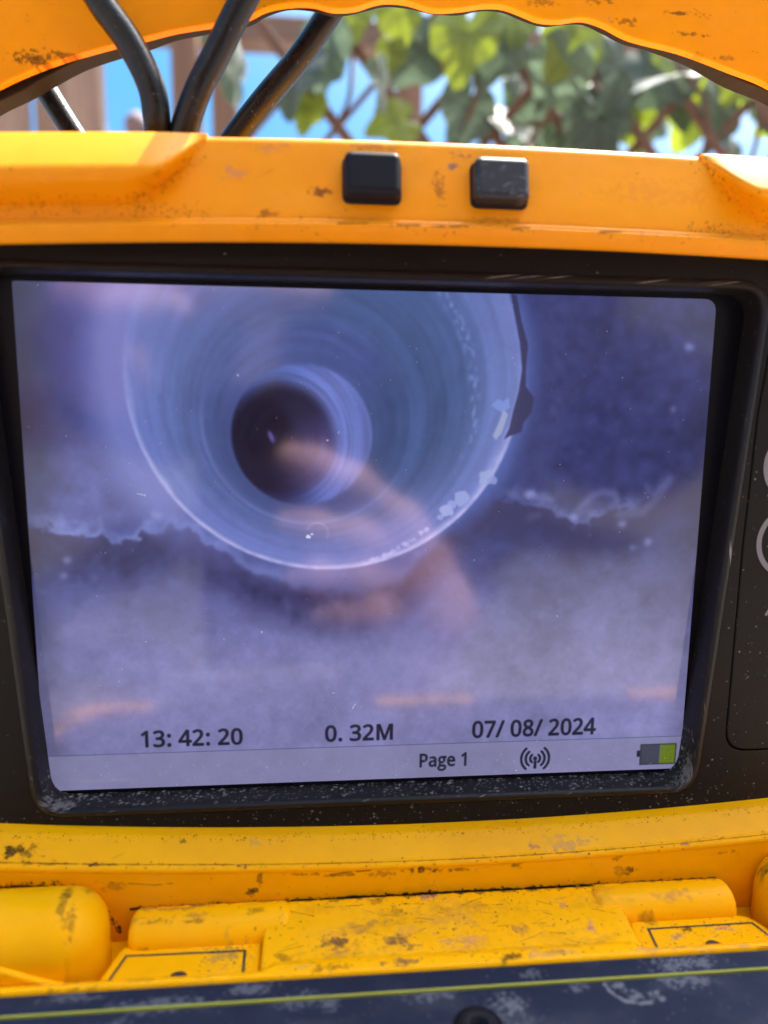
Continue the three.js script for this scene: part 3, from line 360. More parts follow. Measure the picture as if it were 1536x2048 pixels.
  { const r = rng(83); for (let q = 0; q < 26; q++) tp.blot(mixn(-24, 54, r()), mixn(18, 33, r()), 3 + 9 * r(), 0.7 + 1.6 * r(), [[0.30, 0.12, 0.015], [0.22, 0.09, 0.02], [0.5, 0.22, 0.08], [0.14, 0.06, 0.02]][q % 4], 0.14 + 0.2 * r(), 40 + q, 0.5, 0.9);
    for (let q = 0; q < 14; q++) { const s = q % 2; tp.blot(s ? mixn(-69, -64, r()) : mixn(-56, -28, r()), s ? mixn(16, 29, r()) : mixn(16, 21, r()), s ? 0.8 + r() : 2 + 3 * r(), s ? 1 + 2.5 * r() : 0.8, s ? DIRT : [0.25, 0.11, 0.03], 0.35 + 0.3 * r(), 80 + q, 1.2, 0.6); }
    for (let q = 0; q < 10; q++) tp.blot(mixn(92, 98, r()), mixn(15, 30, r()), 0.8 + 1.5 * r(), 1 + 2.5 * r(), DIRT, 0.5, 120 + q, 1.1, 0.6);
    for (let q = 0; q < 18; q++) tp.blot(mixn(-100, 100, r()), mixn(33.2, 35.6, r()), 2 + 5 * r(), 0.5, q % 3 ? SCUFF : DIRT, 0.4, 140 + q, 0.8, 0.7); }
  M.tray = tp.material(bump);
  part('hinge_tray', rbox(XB - XA - 4, 8, 30, 1, XC, -94, 16, 2), M.tray, mon);
  for (const [xa, xb] of [[-56.8, -20.5], [50.5, 85.6]]) { const g = planarUV(new RoundedBoxGeometry(xb - xa, 10.4, 10.4, 8, 5.1).translate((xa + xb) / 2, -85.2, 18.6), 'x', 'z'); const p = g.attributes.position; // the ends are flatter than the rounding of the barrel
    for (let i = 0; i < p.count; i++) { const m = (xa + xb) / 2, h = (xb - xa) / 2, d = (p.getX(i) - m) / h; p.setX(i, m + h * Math.sign(d) * (Math.abs(d) > 1 - 5.1 / h ? 1 - Math.pow((1 - Math.abs(d)) / (5.1 / h), 1.6) * (5.1 / h) * 0.5 : Math.abs(d) * (1 - 2.55 / h) / (1 - 5.1 / h))); }
    part('hinge_barrel', g, M.tray, mon); }
  part('hinge_plate', loftX([-26.6, -26.2, -25.6, -10, 16, 40, 55.6, 56.4, 56.8], (x) => { const e = Math.min(1, Math.min(x + 26.6, 56.8 - x) / 1.0), d = (1 - Math.sqrt(1 - (1 - e) ** 2)) * 0.8; return roundPoly([[-80.6 - d, 15.2 + d, 2.2], [-81.6 - d, 21, 1], [-83.2 - d, 32.4, 0.4], [-90, 32.4, 0.4], [-90, 15.2 + d, 1]], 5).map(([y, z]) => [y, z]); }, 'xz'), M.tray, mon);
  const tab = (out, inset, hole, label) => {
    const g = extrude(poly(roundPoly(out.map(([x, z, r]) => [x, -z, r]), 5)), 5, 0.9, 4).rotateX(-Math.PI / 2).translate(0, -90, 0); const t = part('hinge_tab', planarUV(g, 'x', 'z'), M.tray, mon, label);
    const fr = poly(inset.map(([x, z]) => [x, -z])), cx = inset.reduce((s, p) => s + p[0], 0) / inset.length, cz = inset.reduce((s, p) => s + p[1], 0) / inset.length;
    fr.holes.push(new THREE.Path(inset.map(([x, z]) => new THREE.Vector2(cx + (x - cx) * (1 - 0.55 / 13), -(cz + (z - cz) * (1 - 0.42 / 4))))));
    part('inset_seam', extrude(fr, 0.3).rotateX(-Math.PI / 2).translate(0, -85.25, 0), M.seam, t);
    part('screw_hole', new THREE.CylinderGeometry(2.1, 2.1, 0.3, 28).translate(hole[0], -85.07, hole[1]), M.seam, t);
    part('screw_hole_ring', new THREE.TorusGeometry(2.15, 0.22, 8, 32).rotateX(Math.PI / 2).translate(hole[0], -84.95, hole[1]), M.tray, t);
  };
  M.seam = new THREE.MeshPhysicalMaterial({ color: new THREE.Color().setRGB(0.03, 0.024, 0.016), roughness: 0.8 });
  tab([[-61, 35, 1], [-57.4, 21.0, 3.2], [-26.9, 21.3, 2.6], [-26.6, 35, 1]], [[-58.8, 34.6], [-56.2, 24.9], [-30.2, 25.3], [-29.8, 34.6]], [-43.6, 32.2], 'hinge tab with a rubbed greyish inset');
  tab([[56.4, 35, 1], [57.8, 22.8, 2.6], [87.4, 22.8, 3.2], [93, 35, 1]], [[60.2, 34.6], [61.2, 25.8], [87.0, 25.7], [90.2, 34.6]], [73.9, 32.4], 'hinge tab with a stained inset');
  for (const x of [-86, 116.5]) part('corner_hump', planarUV(new RoundedBoxGeometry(51, 40, 19, 8, 9.2).translate(x, -91.8, 22.6), 'x', 'z'), M.tray, mon);
  part('hump_ridge', planarUV(extrude(poly(roundPoly([[-104, -79.4, 0.5], [-80, -79.2, 3], [-66.5, -84.4, 0.6], [-66.5, -90, 0.2], [-104, -90, 0.2]], 4)), 1.9, 0.7, 4).translate(0, 0, 31.2), 'x', 'z'), M.tray, mon);
  part('front_rim', loftX([XA, -80, -50, -27.4, -26.4, -25, -23.6, -22.4, 0, 30, 53.4, 54.4, 55.6, 56.8, 57.6, 80, XB], (x) => { const m = sstep(-27, -22.6, x) * sstep(57.4, 54.2, x); return roundPoly([[-90, 33.4 - 2.0 * m], [-83.3 + 0.35 * m, 33.2 - 2.0 * m, 0.4], [-82.45 + 0.1 * m, 34.4 - 1.4 * m, 0.5], [-82.5, 35.4, 0.6], [-84.2, 36.0, 0.3], [-90, 36]], 4); }, 'xz'), M.tray, mon);

  // dark lid of the base with its trim line and screw
  const bp = new Paint(XA, 30, XB - XA, 120, 6).fill((x, z) => { const n = fbm(x * 0.05, z * 0.05 + 3, 5), m = fbm(x * 0.5, z * 0.7, 4), d = sstep(0.5, 0.8, fbm(x * 0.09 + 8, z * 0.16, 5)) * 0.5; const v = 0.022 * (0.8 + 0.4 * n); return [mixn(v * 0.7, 0.10, d * 0.3), mixn(v * 0.95, 0.10, d * 0.3), mixn(v * 1.9, 0.12, d * 0.3), 0.42 + 0.25 * m + 0.2 * d]; });
  { const r = rng(91), GREY = [0.20, 0.205, 0.23]; bp.specks(r, 1300, 0.06, 0.26, GREY, 0.5, [XA, 35, XB, 70]);
    for (const [x, z, rx, ry, a, q] of [[46.5, 43.1, 1.6, 1.4, 0.7, 1], [49, 45.5, 1.8, 1.2, 0.6, 2], [53.6, 45.6, 1.7, 1.7, 0.75, 3], [62.9, 38.4, 8, 2.2, 0.55, 4], [61, 42.6, 6, 2.4, 0.5, 5], [23.4, 45.5, 4, 2.6, 0.55, 6], [8, 42.4, 6, 1.6, 0.4, 7], [-17.9, 41.4, 5, 2, 0.45, 8], [-44, 40.6, 10, 2.0, 0.42, 9], [-62.6, 37.4, 6, 1.4, 0.35, 10], [-28, 38, 5, 1.6, 0.45, 11], [-12, 42.5, 2, 2, 0.4, 12], [30, 38.6, 3, 1.4, 0.35, 13], [38, 42.6, 2.4, 1.2, 0.45, 14], [-52, 46, 7, 3, 0.3, 15], [20, 50, 8, 3, 0.25, 16]]) bp.blot(x, z, rx, ry, GREY, a, q, 1.3);
    bp.scratch([[43.9, 42], [44.6, 44.6], [46.2, 46.4], [49, 47.4], [52, 47.2]], 0.55, GREY, 0.7, 2); for (let q = 0; q < 26; q++) { const x = 56 + 9 * r(), z = 37 + 8 * r(); bp.scratch([[x, z], [x + 2.4, z - 2.2]], 0.1, GREY, 0.5, q); } }
  M.lid = bp.material({ ...bump, bumpScale: 0.0001 });
  const lid = (name, za, zb, top, r, mat = M.lid) => part(name, loftX([XA + 1, XB - 1], () => roundPoly([[top, za, r], [top, zb, r], [top - 6, zb, r], [top - 6, za, r]], 3), 'xz'), mat, mon);
  const lidShape = (x0, x1, z0, z1, r) => poly(roundPoly([[x0, -z0, 0.4], [x1, -z0, 0.4], [x1, -z1, r], [x0, -z1, r]].reverse(), 10));
  lid('lid_edge', 36.15, 40.75, -82.75, 0.5);
  part('lid_panel', planarUV(extrude(lidShape(XA + 4.2, XB - 4.2, 41.5, 94.6, 32), 6, 0.4, 3).rotateX(-Math.PI / 2).translate(0, -88.7, 0), 'x', 'z'), M.lid, mon);
  for (const q of [-1, 1]) { const e = q < 0 ? XA : XB, m = q < 0 ? -80 : 112, p = [[e, -41.7], [e, -99, 36], [m, -99, 1], [m, -95, 1], [e - q * 4.6, -95, 32], [e - q * 4.6, -41.7]];
    part('base_rim', planarUV(extrude(poly(roundPoly(q < 0 ? p : p.reverse(), 10)), 10, 1.2, 4).rotateX(-Math.PI / 2).translate(0, -91, 0), 'x', 'z'), M.tray, mon); }
  part('base_latch', rbox(40, 9, 6, 1.6, 27, -86, 97, 3), M.tray, mon);
  part('rubber_edge', rbox(190, 8, 5, 1.5, XC, -87.5, 97, 3), M.rubber, mon);
  M.trim = new THREE.MeshPhysicalMaterial({ color: new THREE.Color().setRGB(0.34, 0.36, 0.05), roughness: 0.45 });
  lid('trim_line', 40.95, 41.32, -82.45, 0.12, M.trim);
  const sc = part('lid_screw', new THREE.LatheGeometry([[0.01, -0.5], [1.7, -0.5], [1.75, 0.75], [2.2, 1.0], [3.0, 0.95], [3.7, 0.6], [3.95, 0], [3.95, -1]].map((p) => new THREE.Vector2(...p)), 40), M.rubber, mon); sc.position.set(0.0160, -0.0825, 0.0505);
  part('lid_hollow', new THREE.CylinderGeometry(5.0, 5.0, 0.15, 40).translate(16, -82.66, 50.5), M.border, mon);
  // the body behind the screen and the base under the lid, both closed
  M.shell = new THREE.MeshPhysicalMaterial({ color: new THREE.Color().setRGB(0.78, 0.31, 0.005), roughness: 0.45 });
  part('rear_shell', rbox(XB - XA - 2, 162, 44, 8, XC, 7, -26, 5), M.shell, mon);
  part('base_shell', planarUV(extrude(lidShape(XA + 1, XB - 1, 1, 98, 35), 38, 3, 4).rotateX(-Math.PI / 2).translate(0, -128.4, 0), 'x', 'z'), M.shell, mon);

  // arched carrying handle and the dark band along its underside
  const low = [[XA + 2, 88], [-100, 98], [-87.3, 105.8], [-75.9, 110.9], [-64.5, 114.7], [-54.2, 117.6], [-47.3, 119.6], [-39.3, 121.2], [-33.5, 122.4], [-30.6, 123.2], [-26.5, 125.3], [-21.3, 126.6], [-15.4, 127.0], [-10.7, 126.2], [-5.4, 126.7], [-1.9, 127.9], [1.5, 128.8], [6.8, 128.8], [13.5, 127.5], [20.1, 128.1], [25.6, 129.1], [30.5, 129.2], [36.1, 127.7], [39.2, 126.8], [44.2, 126.7], [50.4, 127.6], [55.5, 126.6], [62, 124.1], [76.4, 121.5], [89.8, 117.8], [99, 115.1], [118, 106], [XB - 2, 88]];
  const bandLow = [[XA + 4, 84], [-103, 94], [-91.6, 102.7], [-83.1, 107.1], [-78.8, 109.6], [-70.3, 114.2], [-61.3, 117.5], [-55.2, 119.5], [-49.2, 121.8], [-41.9, 123.6], [-30.9, 126.2], [-27.2, 128.3], [-21.7, 130.3], [-15.6, 130.4], [-10.6, 129.5], [-6.3, 130.1], [-1.3, 131.5], [2.2, 132.4], [8.5, 132.3], [14.2, 131.5], [21.2, 131.6], [26.3, 132.8], [32.1, 132.8], [38, 131], [43.3, 130.1], [47.8, 130.8], [53.1, 131.1], [58.5, 129.3], [64, 127.2], [70.1, 126.1], [81.2, 123], [91.9, 118.4], [105.3, 114.1], [122, 104], [XB - 4, 84]];
  const smoothLine = (pts) => new THREE.CatmullRomCurve3(pts.map((p) => new THREE.Vector3(p[0], p[1], 0))).getPoints(150).map((p) => [p.x, p.y]);
  const handleShape = (l, lift) => { const a = smoothLine(l).map(([x, y]) => [x, y + (lift ? 0 : 0.7)]), top = []; for (let i = 0; i <= 40; i++) { const x = mixn(XB - 2, XA + 2, i / 40), u = (x - XC) / 126; top.push([x, 151 - 26 * Math.pow(Math.abs(u), 6) + lift]); } return poly([...a, ...top]); };
  part('carry_handle', planarUV(extrude(handleShape(low, 0), 2.4, 0.15, 1).translate(0, 0, -17.4)), M.handle, mon);
  part('grip_band', planarUV(extrude(handleShape(bandLow, -3), 5.6, 0.4, 2).translate(0, 0, -24)), M.band, mon);
}

// ------------------------------------------------------------------ cables behind the upper bar
{ const p = new Paint(0, 0, 120, 20, 7).fill((x, y) => { const n = fbm(x * 0.5, y * 0.5, 4), d = sstep(0.6, 0.85, fbm(x * 0.15 + 4, y * 0.3, 5)) * 0.012; return [0.006 + d, 0.0055 + d, 0.006 + d, 0.22 + 0.22 * n + 8 * d]; }); dusty(p, 57, 260, 24); M.cable = p.material({ specularIntensity: 0.7, bumpMap: plasticGrain, bumpScale: 0.0001 }); }
function cable(pts, r, label) {
  const g = new THREE.TubeGeometry(spline(pts), 80, r, 20), u = g.attributes.uv; for (let i = 0; i < u.count; i++) u.setXY(i, u.getX(i) * 120, u.getY(i) * 20);
  const c = part('black_cable', g, M.cable, scene); tag(c, label, 'cable', 'black cables looped over the handle'); return c;
}
cable([[-82, 160, -2], [-72, 138, -5], [-63.8, 124.5, -7], [-60.6, 119.6, -7], [-56.6, 114.4, -7], [-53.0, 108.2, -7], [-51.0, 103.0, -7], [-50.6, 98, -8], [-51.2, 93.2, -11], [-54, 84, -16]], 3.1, 'black cable curving down in front of the handle, left of its twin');
cable([[-10, 160, -2], [-20, 142, -5], [-27.9, 127.7, -7], [-31.2, 122, -7], [-36.0, 113.1, -7], [-41.2, 103.6, -7], [-45.0, 95.5, -9], [-49, 84, -14]], 3.0, 'black cable slanting in front of the handle where the finger grips begin');
cable([[8, 165, -36], [-1, 150, -33], [-7.5, 140.4, -32], [-12.4, 133.1, -32], [-19.6, 123.2, -32], [-27.4, 114.3, -32], [-34.6, 106.1, -33], [-45, 94, -36]], 3.1, 'black cable slanting out from behind the handle, nearest the trellis');
cable([[-98, 145, -40], [-92, 129, -38], [-88, 120.6, -36], [-84.2, 113.7, -36], [-80.4, 107.4, -36], [-76, 100.5, -36], [-70, 92, -36]], 3.0, 'short dark cable under the handle in front of the wooden plank');

// ------------------------------------------------------------------ fence behind
function woodPaint(seed, base, W, H, dens, along = 'y') {
  return new Paint(0, 0, W, H, dens).fill((x, y) => { const u = along === 'y' ? x : y, v = along === 'y' ? y : x, g = fbm(u * 0.25 + seed + 1.5 * fbm(u * 0.02, v * 0.004, 3), v * 0.006 + seed, 5), f = noise(u * 1.6 + seed, v * 0.03), q = 0.55 + 0.6 * g + 0.25 * (f - 0.5); return [base[0] * q, base[1] * q, base[2] * q, 0.85]; });
}
M.paleWood = woodPaint(3, [0.42, 0.27, 0.20], 300, 600, 1.2).material(); M.wood = woodPaint(7, [0.26, 0.145, 0.095], 300, 600, 1.2).material(); M.beam = woodPaint(11, [0.24, 0.15, 0.115], 600, 200, 1.2, 'x').material(); M.lath = woodPaint(19, [0.21, 0.115, 0.085], 200, 200, 2).material();
function board(name, x0, x1, y0, y1, z0, z1, mat, parent, r = 2) { return part(name, planarUV(new RoundedBoxGeometry(x1 - x0, y1 - y0, z1 - z0, 2, r).translate((x0 + x1) / 2, (y0 + y1) / 2, (z0 + z1) / 2)), mat, parent); }
const GY = -128.5;
{ // weathered boards at the left
  const f = thing('board_fence', 'weathered pale boards standing at the far left behind the handle', 'fence');
  for (const [xa, xb, z] of [[-560, -474, -925], [-470, -424, -890], [-420, -380, -915], [-378, -326, -905]]) board('fence_board', xa, xb, GY, 620, z - 14, z + 14, M.paleWood, f, 3);
  board('fence_rail', -560, -326, 120, 190, -960, -940, M.wood, f);
}
{ const p = thing('fence_post', 'plain upright wooden post between the two front cables', 'post', [0, 0, 0], 'wooden posts of the trellis'); board('post_shaft', -227, -190, GY, 605, -925, -885, M.wood, p, 3); }
{ const p = thing('fence_post', 'upright wooden post with a bright edge just right of the second cable', 'post', [0, 0, 0], 'wooden posts of the trellis'); board('post_shaft', -172, -137, GY, 567, -915, -885, M.wood, p, 3); }
{ const p = thing('fence_post', 'wooden post half hidden by ivy right of the crossing laths', 'post', [0, 0, 0], 'wooden posts of the trellis'); board('post_shaft', 92, 129, GY, 567, -915, -885, M.wood, p, 3); }
{ const p = thing('fence_post', 'wooden post deep in the ivy on the right', 'post', [0, 0, 0], 'wooden posts of the trellis'); board('post_shaft', 344, 388, GY, 567, -915, -885, M.wood, p, 3); }
{ const b = thing('top_rail', 'brown wooden rail lying across the posts above the ivy', 'beam'); const m = board('rail_beam', -300, 620, -17, 17, -22, 22, M.beam, b, 3); b.position.set(0, 0.583, -0.94); }
{ const p = thing('finial_post', 'rounded grey post top far back between cable and boards', 'post'); const pts = [[0.1, 20], [8, 18.5], [15, 13], [19, 5], [20, -4], [17, -12], [11, -18], [10, -24], [15, -30]].map(([r, y]) => new THREE.Vector2(r, y)).reverse();
  M.grey = new THREE.MeshPhysicalMaterial({ color: new THREE.Color().setRGB(0.22, 0.17, 0.20), roughness: 0.8 });
  part('finial_ball', new THREE.LatheGeometry(pts, 28).translate(-304, 472, -1000), M.grey, p); part('post_shaft', new RoundedBoxGeometry(34, 442 - GY, 34, 2, 3).translate(-304, (442 + GY) / 2, -1000), M.grey, p); }

// ------------------------------------------------------------------ lattice of crossed laths
{
  const t = thing('lattice_trellis', 'brown wooden lattice of crossed laths that carries the ivy', 'trellis');
  const lath = (x, y, a, L, z, w) => { const g = planarUV(new RoundedBoxGeometry(w, L, 5, 2, 1)); const m = part('lath', g, M.lath, t); m.position.set(x / 1000, y / 1000, z / 1000); m.rotation.z = a; };
  for (let k = -1; k < 8; k++) { lath(33.8 + k * 70, 323.8, 0.70, 560, -480, 9); lath(33.8 + k * 70, 323.8, -0.72, 560, -487, k === 0 ? 4.5 : 8); }
}

// ------------------------------------------------------------------ ivy
{
  const S = 96, leafMaps = [0, 1, 2, 3].map((v) => { const base = [[0.085, 0.150, 0.030], [0.070, 0.110, 0.048], [0.200, 0.255, 0.014], [0.072, 0.108, 0.066]][v], d = new Uint8Array(S * S * 4);
    for (let j = 0; j < S; j++) for (let i = 0; i < S; i++) { const x = (i + 0.5) / S - 0.5, y = (j + 0.5) / S - 0.12, a = Math.atan2(x, y), r = Math.hypot(x, y); let vein = 0; for (const b of [0, 0.62, -0.62, 1.25, -1.25]) { const o = a - b; if (Math.abs(o) < 1) vein = Math.max(vein, sstep(0.022 * (1.2 - r), 0.006, Math.abs(Math.sin(o) * r))); } const n = fbm(i * 0.12 + v * 9, j * 0.12, 4), q = (0.75 + 0.5 * n) * (1 - 0.5 * vein); const o = (j * S + i) * 4; for (let c = 0; c < 3; c++) d[o + c] = toS(base[c] * q); d[o + 3] = 255; }
    const t = new THREE.DataTexture(d, S, S, THREE.RGBAFormat); t.colorSpace = THREE.SRGBColorSpace; t.magFilter = t.minFilter = THREE.LinearFilter; t.needsUpdate = true;
    return new THREE.MeshPhysicalMaterial({ map: t, roughness: 0.95, transmission: 0.62, thickness: 0, clearcoat: 0.8, clearcoatRoughness: 0.3, side: THREE.DoubleSide }); });
  const leafGeos = [0, 1, 2, 3, 4].map((v) => { const r = rng(200 + v), N = 36, K = 4, pos = [0, 0, 0], uv = [0.5, 0.12], idx = [], bend = 0.10 + 0.22 * r(), fold = 0.12 + 0.25 * r(), twist = (r() - 0.5) * 0.5, wob = r() * 6;
    const rad = (a) => { let m = 0.58; for (const [b, L, wd] of [[0, 0.88, 0.50], [0.95, 0.64, 0.50], [-0.95, 0.64, 0.50], [1.95, 0.46, 0.55], [-1.95, 0.46, 0.55]]) { let o = Math.abs(a - b); if (o > Math.PI) o = 2 * Math.PI - o; m = Math.max(m, L * (1 - 0.33 * Math.min(1, Math.pow(o / wd, 1.25)))); } return m * (Math.abs(a) > 2.75 ? mixn(1, 0.35, (Math.abs(a) - 2.75) / 0.39) : 1); };
    for (let k = 1; k <= K; k++) for (let i = 0; i < N; i++) { const a = (i / N) * 2 * Math.PI - Math.PI + 0.001, q = rad(a) * k / K, x = Math.sin(a) * q, y = Math.cos(a) * q; pos.push(x, y, -bend * (x * x + y * y) * 1.2 + fold * Math.abs(x) * 0.55 + twist * x * y + 0.03 * Math.sin(6 * a + wob) * (k / K) ** 2); uv.push(0.5 + x * 0.62, 0.12 + 0.3 * 0 + (y + 0.0) * 0.92); }
    for (let i = 0; i < N; i++) { idx.push(0, 1 + (i + 1) % N, 1 + i); for (let k = 1; k < K; k++) { const a = 1 + (k - 1) * N + i, b = 1 + (k - 1) * N + (i + 1) % N; idx.push(a, b, a + N, a + N, b, b + N); } }
    const g = new THREE.BufferGeometry(); g.setAttribute('position', new THREE.Float32BufferAttribute(pos, 3)); g.setAttribute('uv', new THREE.Float32BufferAttribute(uv, 2)); g.setIndex(idx); g.computeVertexNormals(); return g; });
  const ivy = thing('ivy_plant', 'broad-leaved green ivy grown through the wooden lattice', 'ivy');
  const r = rng(404);
  const leaf = (x, y, z, size, roll, pitch, yaw, mat, geo) => { const m = new THREE.Mesh(leafGeos[geo], leafMaps[mat]); m.name = 'ivy_leaf'; m.castShadow = m.receiveShadow = true; m.position.set(x / 1000, y / 1000, z / 1000); m.rotation.set(pitch, yaw, roll, 'ZYX'); m.scale.setScalar(1.12 * size / 1000); ivy.add(m); };
  // the leaves that stand out: x, y, z, size, roll, pitch, yaw, tone, shape
  for (const a of [[104, 344, -440, 46, 3.0, 0.15, 0.3, 2, 0], [196, 346, -436, 45, 2.6, 0.1, -0.2, 2, 1], [50, 366, -462, 30, 3.3, 0.1, 0.2, 2, 2], [46, 342, -470, 22, 2.9, 0.2, 0, 2, 3], [12, 372, -470, 30, 3.2, 0.3, 0.2, 2, 4], [150, 376, -462, 38, 3.1, 0.3, -0.3, 2, 2], [274, 338, -436, 30, 1.3, 0.4, 0.2, 2, 1], [352, 322, -450, 26, 2.4, 0.2, 0.2, 2, 3], [138, 344, -458, 40, 2.6, 0.1, 0.2, 3, 3],
    [-12, 334, -455, 42, 2.6, -0.5, 0.5, 3, 0], [-34, 312, -452, 42, 3.0, 0.3, 0.7, 3, 1], [-86, 312, -456, 40, 1.4, 1.2, 0.2, 1, 3], [-26, 290, -462, 26, 2.9, 0.1, 0.2, 2, 2], [280, 318, -438, 42, 2.5, 0.7, 1.1, 1, 4], [186, 322, -440, 42, 2.6, -0.9, 0.1, 3, 0], [244, 330, -456, 44, 2.8, 0.2, -0.4, 3, 2], [36, 302, -444, 34, 1.5, 1.25, 0, 1, 1], [50, 280, -458, 32, 2.0, 0.2, 0.2, 2, 0], [72, 346, -474, 42, 2.4, 0.1, -0.2, 3, 4], [300, 346, -476, 50, 2.5, 0.2, -0.1, 3, 0], [226, 292, -458, 46, 3.3, 0.2, 0.3, 3, 1], [112, 296, -462, 42, 2.8, 0.1, -0.3, 3, 2]]) leaf(...a);
  // the thicket behind them, close on the right and loosening to the left
  let n = 0; while (n < 25) { const x = mixn(30, 470, r()), y = mixn(256, 372, r()), keep = sstep(60, 300, x) * 0.7 + sstep(330, 380, y) * 0.25 + 0.05; if (r() > keep) continue; n++;
    leaf(x, y, mixn(-560, -462, r()), mixn(34, 56, r()), mixn(1.6, 4.4, r()), mixn(-0.7, 0.9, r()), mixn(-0.9, 0.9, r()), [0, 1, 3, 1, 3, 2][Math.floor(r() * 6)], Math.floor(r() * 5)); }
  // stems
  const stems = []; for (const [x0, y0, x1, y1, z] of [[-30, 250, 60, 420, -492], [90, 250, 150, 430, -470], [150, 250, 250, 430, -474], [230, 250, 215, 430, -478], [330, 250, 290, 430, -470], [40, 260, 330, 340, -496], [380, 250, 360, 430, -480]]) stems.push(new THREE.TubeGeometry(spline([[x0, y0, z], [mixn(x0, x1, 0.3) + 10, mixn(y0, y1, 0.3), z + 8], [mixn(x0, x1, 0.65) - 12, mixn(y0, y1, 0.65), z - 6], [x1, y1, z]]), 30, 2.2, 7));
  M.stem = new THREE.MeshPhysicalMaterial({ color: new THREE.Color().setRGB(0.13, 0.07, 0.045), roughness: 0.8 });
  part('stem', mergeGeometries(stems), M.stem, ivy);
}

// ------------------------------------------------------------------ the sunlit house and the person behind the camera, both mirrored in the screen
{
  const w = thing('house_wall', 'pale rendered house wall facing the sun, mirrored in the upper left of the screen', 'wall');
  const p = new Paint(0, 0, 2000, 2000, 0.25).fill((x, y) => { const n = fbm(x * 0.003, y * 0.003, 5), m = fbm(x * 0.06, y * 0.06, 4), v = 0.26 * (0.85 + 0.18 * n + 0.12 * m); return [v, v * 0.92, v * 0.80, 0.9]; });
  M.render = p.material();
  part('rendered_face', rbox(9000, 3600, 250, 20, 0, 1800 + GY, 2900, 2), M.render, w);
  part('plinth', rbox(9000, 260, 40, 10, 0, 130 + GY, 2756, 2), M.wood, w);
}
{
  const sminf = (a, b, k) => { const h = Math.max(k - Math.abs(a - b), 0) / k; return Math.min(a, b) - h * h * k * 0.25; };
  // bones [[x, y, z], [x, y, z], radius, radius] in metres, joined with a smooth minimum
  function flesh(bones, c, half, res, k, squash = 1) {
    const mc = new MarchingCubes(res, new THREE.MeshStandardMaterial(), false, false, 200000); mc.isolation = 0; const n = res;
    for (let z = 0; z < n; z++) for (let y = 0; y < n; y++) for (let x = 0; x < n; x++) {
      const P = [(x - n / 2) / (n / 2) * half + c[0], (y - n / 2) / (n / 2) * half + c[1], (z - n / 2) / (n / 2) * half + c[2]]; let d = 9;
      for (const [a, b, ra, rb] of bones) { const e = [b[0] - a[0], b[1] - a[1], b[2] - a[2]], q = [P[0] - a[0], P[1] - a[1], P[2] - a[2]], L = e[0] * e[0] + e[1] * e[1] + e[2] * e[2] || 1e-9, t = clamp((q[0] * e[0] + q[1] * e[1] + q[2] * e[2]) / L); d = sminf(d, Math.hypot(q[0] - e[0] * t, q[1] - e[1] * t, q[2] - e[2] * t) - mixn(ra, rb, t), k); }
      mc.field[x + y * n + z * n * n] = -d;
    }
    mc.update(); const cnt = mc.count, g = new THREE.BufferGeometry(), pos = mc.positionArray.slice(0, cnt * 3), nor = mc.normalArray.slice(0, cnt * 3);
    for (let i = 0; i < cnt * 3; i++) pos[i] = (pos[i] * half + c[i % 3]) * 1000;
    g.setAttribute('position', new THREE.BufferAttribute(pos, 3)); g.setAttribute('normal', new THREE.BufferAttribute(nor, 3)); g.setAttribute('uv', new THREE.BufferAttribute(new Float32Array(cnt * 2), 2)); return g;
  }
  const per = thing('person', 'person in dark clothes bending to the screen with a phone, mirrored in the glass', 'person', [0, 0, 0]);
  M.cloth = new THREE.MeshPhysicalMaterial({ color: new THREE.Color().setRGB(0.020, 0.022, 0.032), roughness: 0.9 });
  M.skin = new THREE.MeshPhysicalMaterial({ color: new THREE.Color().setRGB(0.76, 0.44, 0.45), roughness: 0.55 });
  M.hair = new THREE.MeshPhysicalMaterial({ color: new THREE.Color().setRGB(0.035, 0.022, 0.015), roughness: 0.7 });
  // kneeling, the trunk bent forward, both arms reaching towards the monitor
  part('body', flesh([[[0.14, 0.16, 1.0], [0.14, 0.22, 0.78], 0.19, 0.19], [[0.14, 0.22, 0.78], [0.14, 0.27, 0.60], 0.19, 0.18], [[-0.04, 0.31, 0.58], [0.29, 0.31, 0.58], 0.08, 0.08], [[0.08, 0.34, 0.56], [0.075, 0.40, 0.51], 0.065, 0.06],
    [[0.28, 0.28, 0.55], [0.12, -0.05, 0.44], 0.06, 0.05], [[0.12, -0.05, 0.44], [0.056, -0.082, 0.345], 0.045, 0.038], [[-0.07, 0.30, 0.57], [-0.16, 0.04, 0.46], 0.055, 0.045], [[-0.16, 0.04, 0.46], [-0.17, 0.05, 0.36], 0.045, 0.038],
    [[0.02, 0.12, 1.0], [0.03, -0.03, 0.66], 0.11, 0.085], [[0.03, -0.03, 0.66], [0.0, -0.08, 1.12], 0.065, 0.05], [[0.24, 0.12, 1.0], [0.36, 0.03, 0.64], 0.14, 0.105], [[0.36, 0.03, 0.64], [0.34, -0.07, 1.10], 0.065, 0.05]], [0.06, 0.15, 0.78], 0.52, 84, 0.05), M.cloth, per);
  part('head', flesh([[[0.075, 0.47, 0.49], [0.072, 0.44, 0.455], 0.085, 0.07], [[0.073, 0.42, 0.435], [0.072, 0.395, 0.43], 0.05, 0.035], [[0.072, 0.437, 0.392], [0.072, 0.425, 0.378], 0.012, 0.016], [[0.158, 0.452, 0.495], [0.158, 0.436, 0.492], 0.014, 0.01], [[-0.012, 0.452, 0.495], [-0.012, 0.436, 0.492], 0.014, 0.01], [[0.075, 0.36, 0.52], [0.075, 0.42, 0.50], 0.055, 0.055]], [0.073, 0.43, 0.47], 0.16, 56, 0.02), M.skin, per);
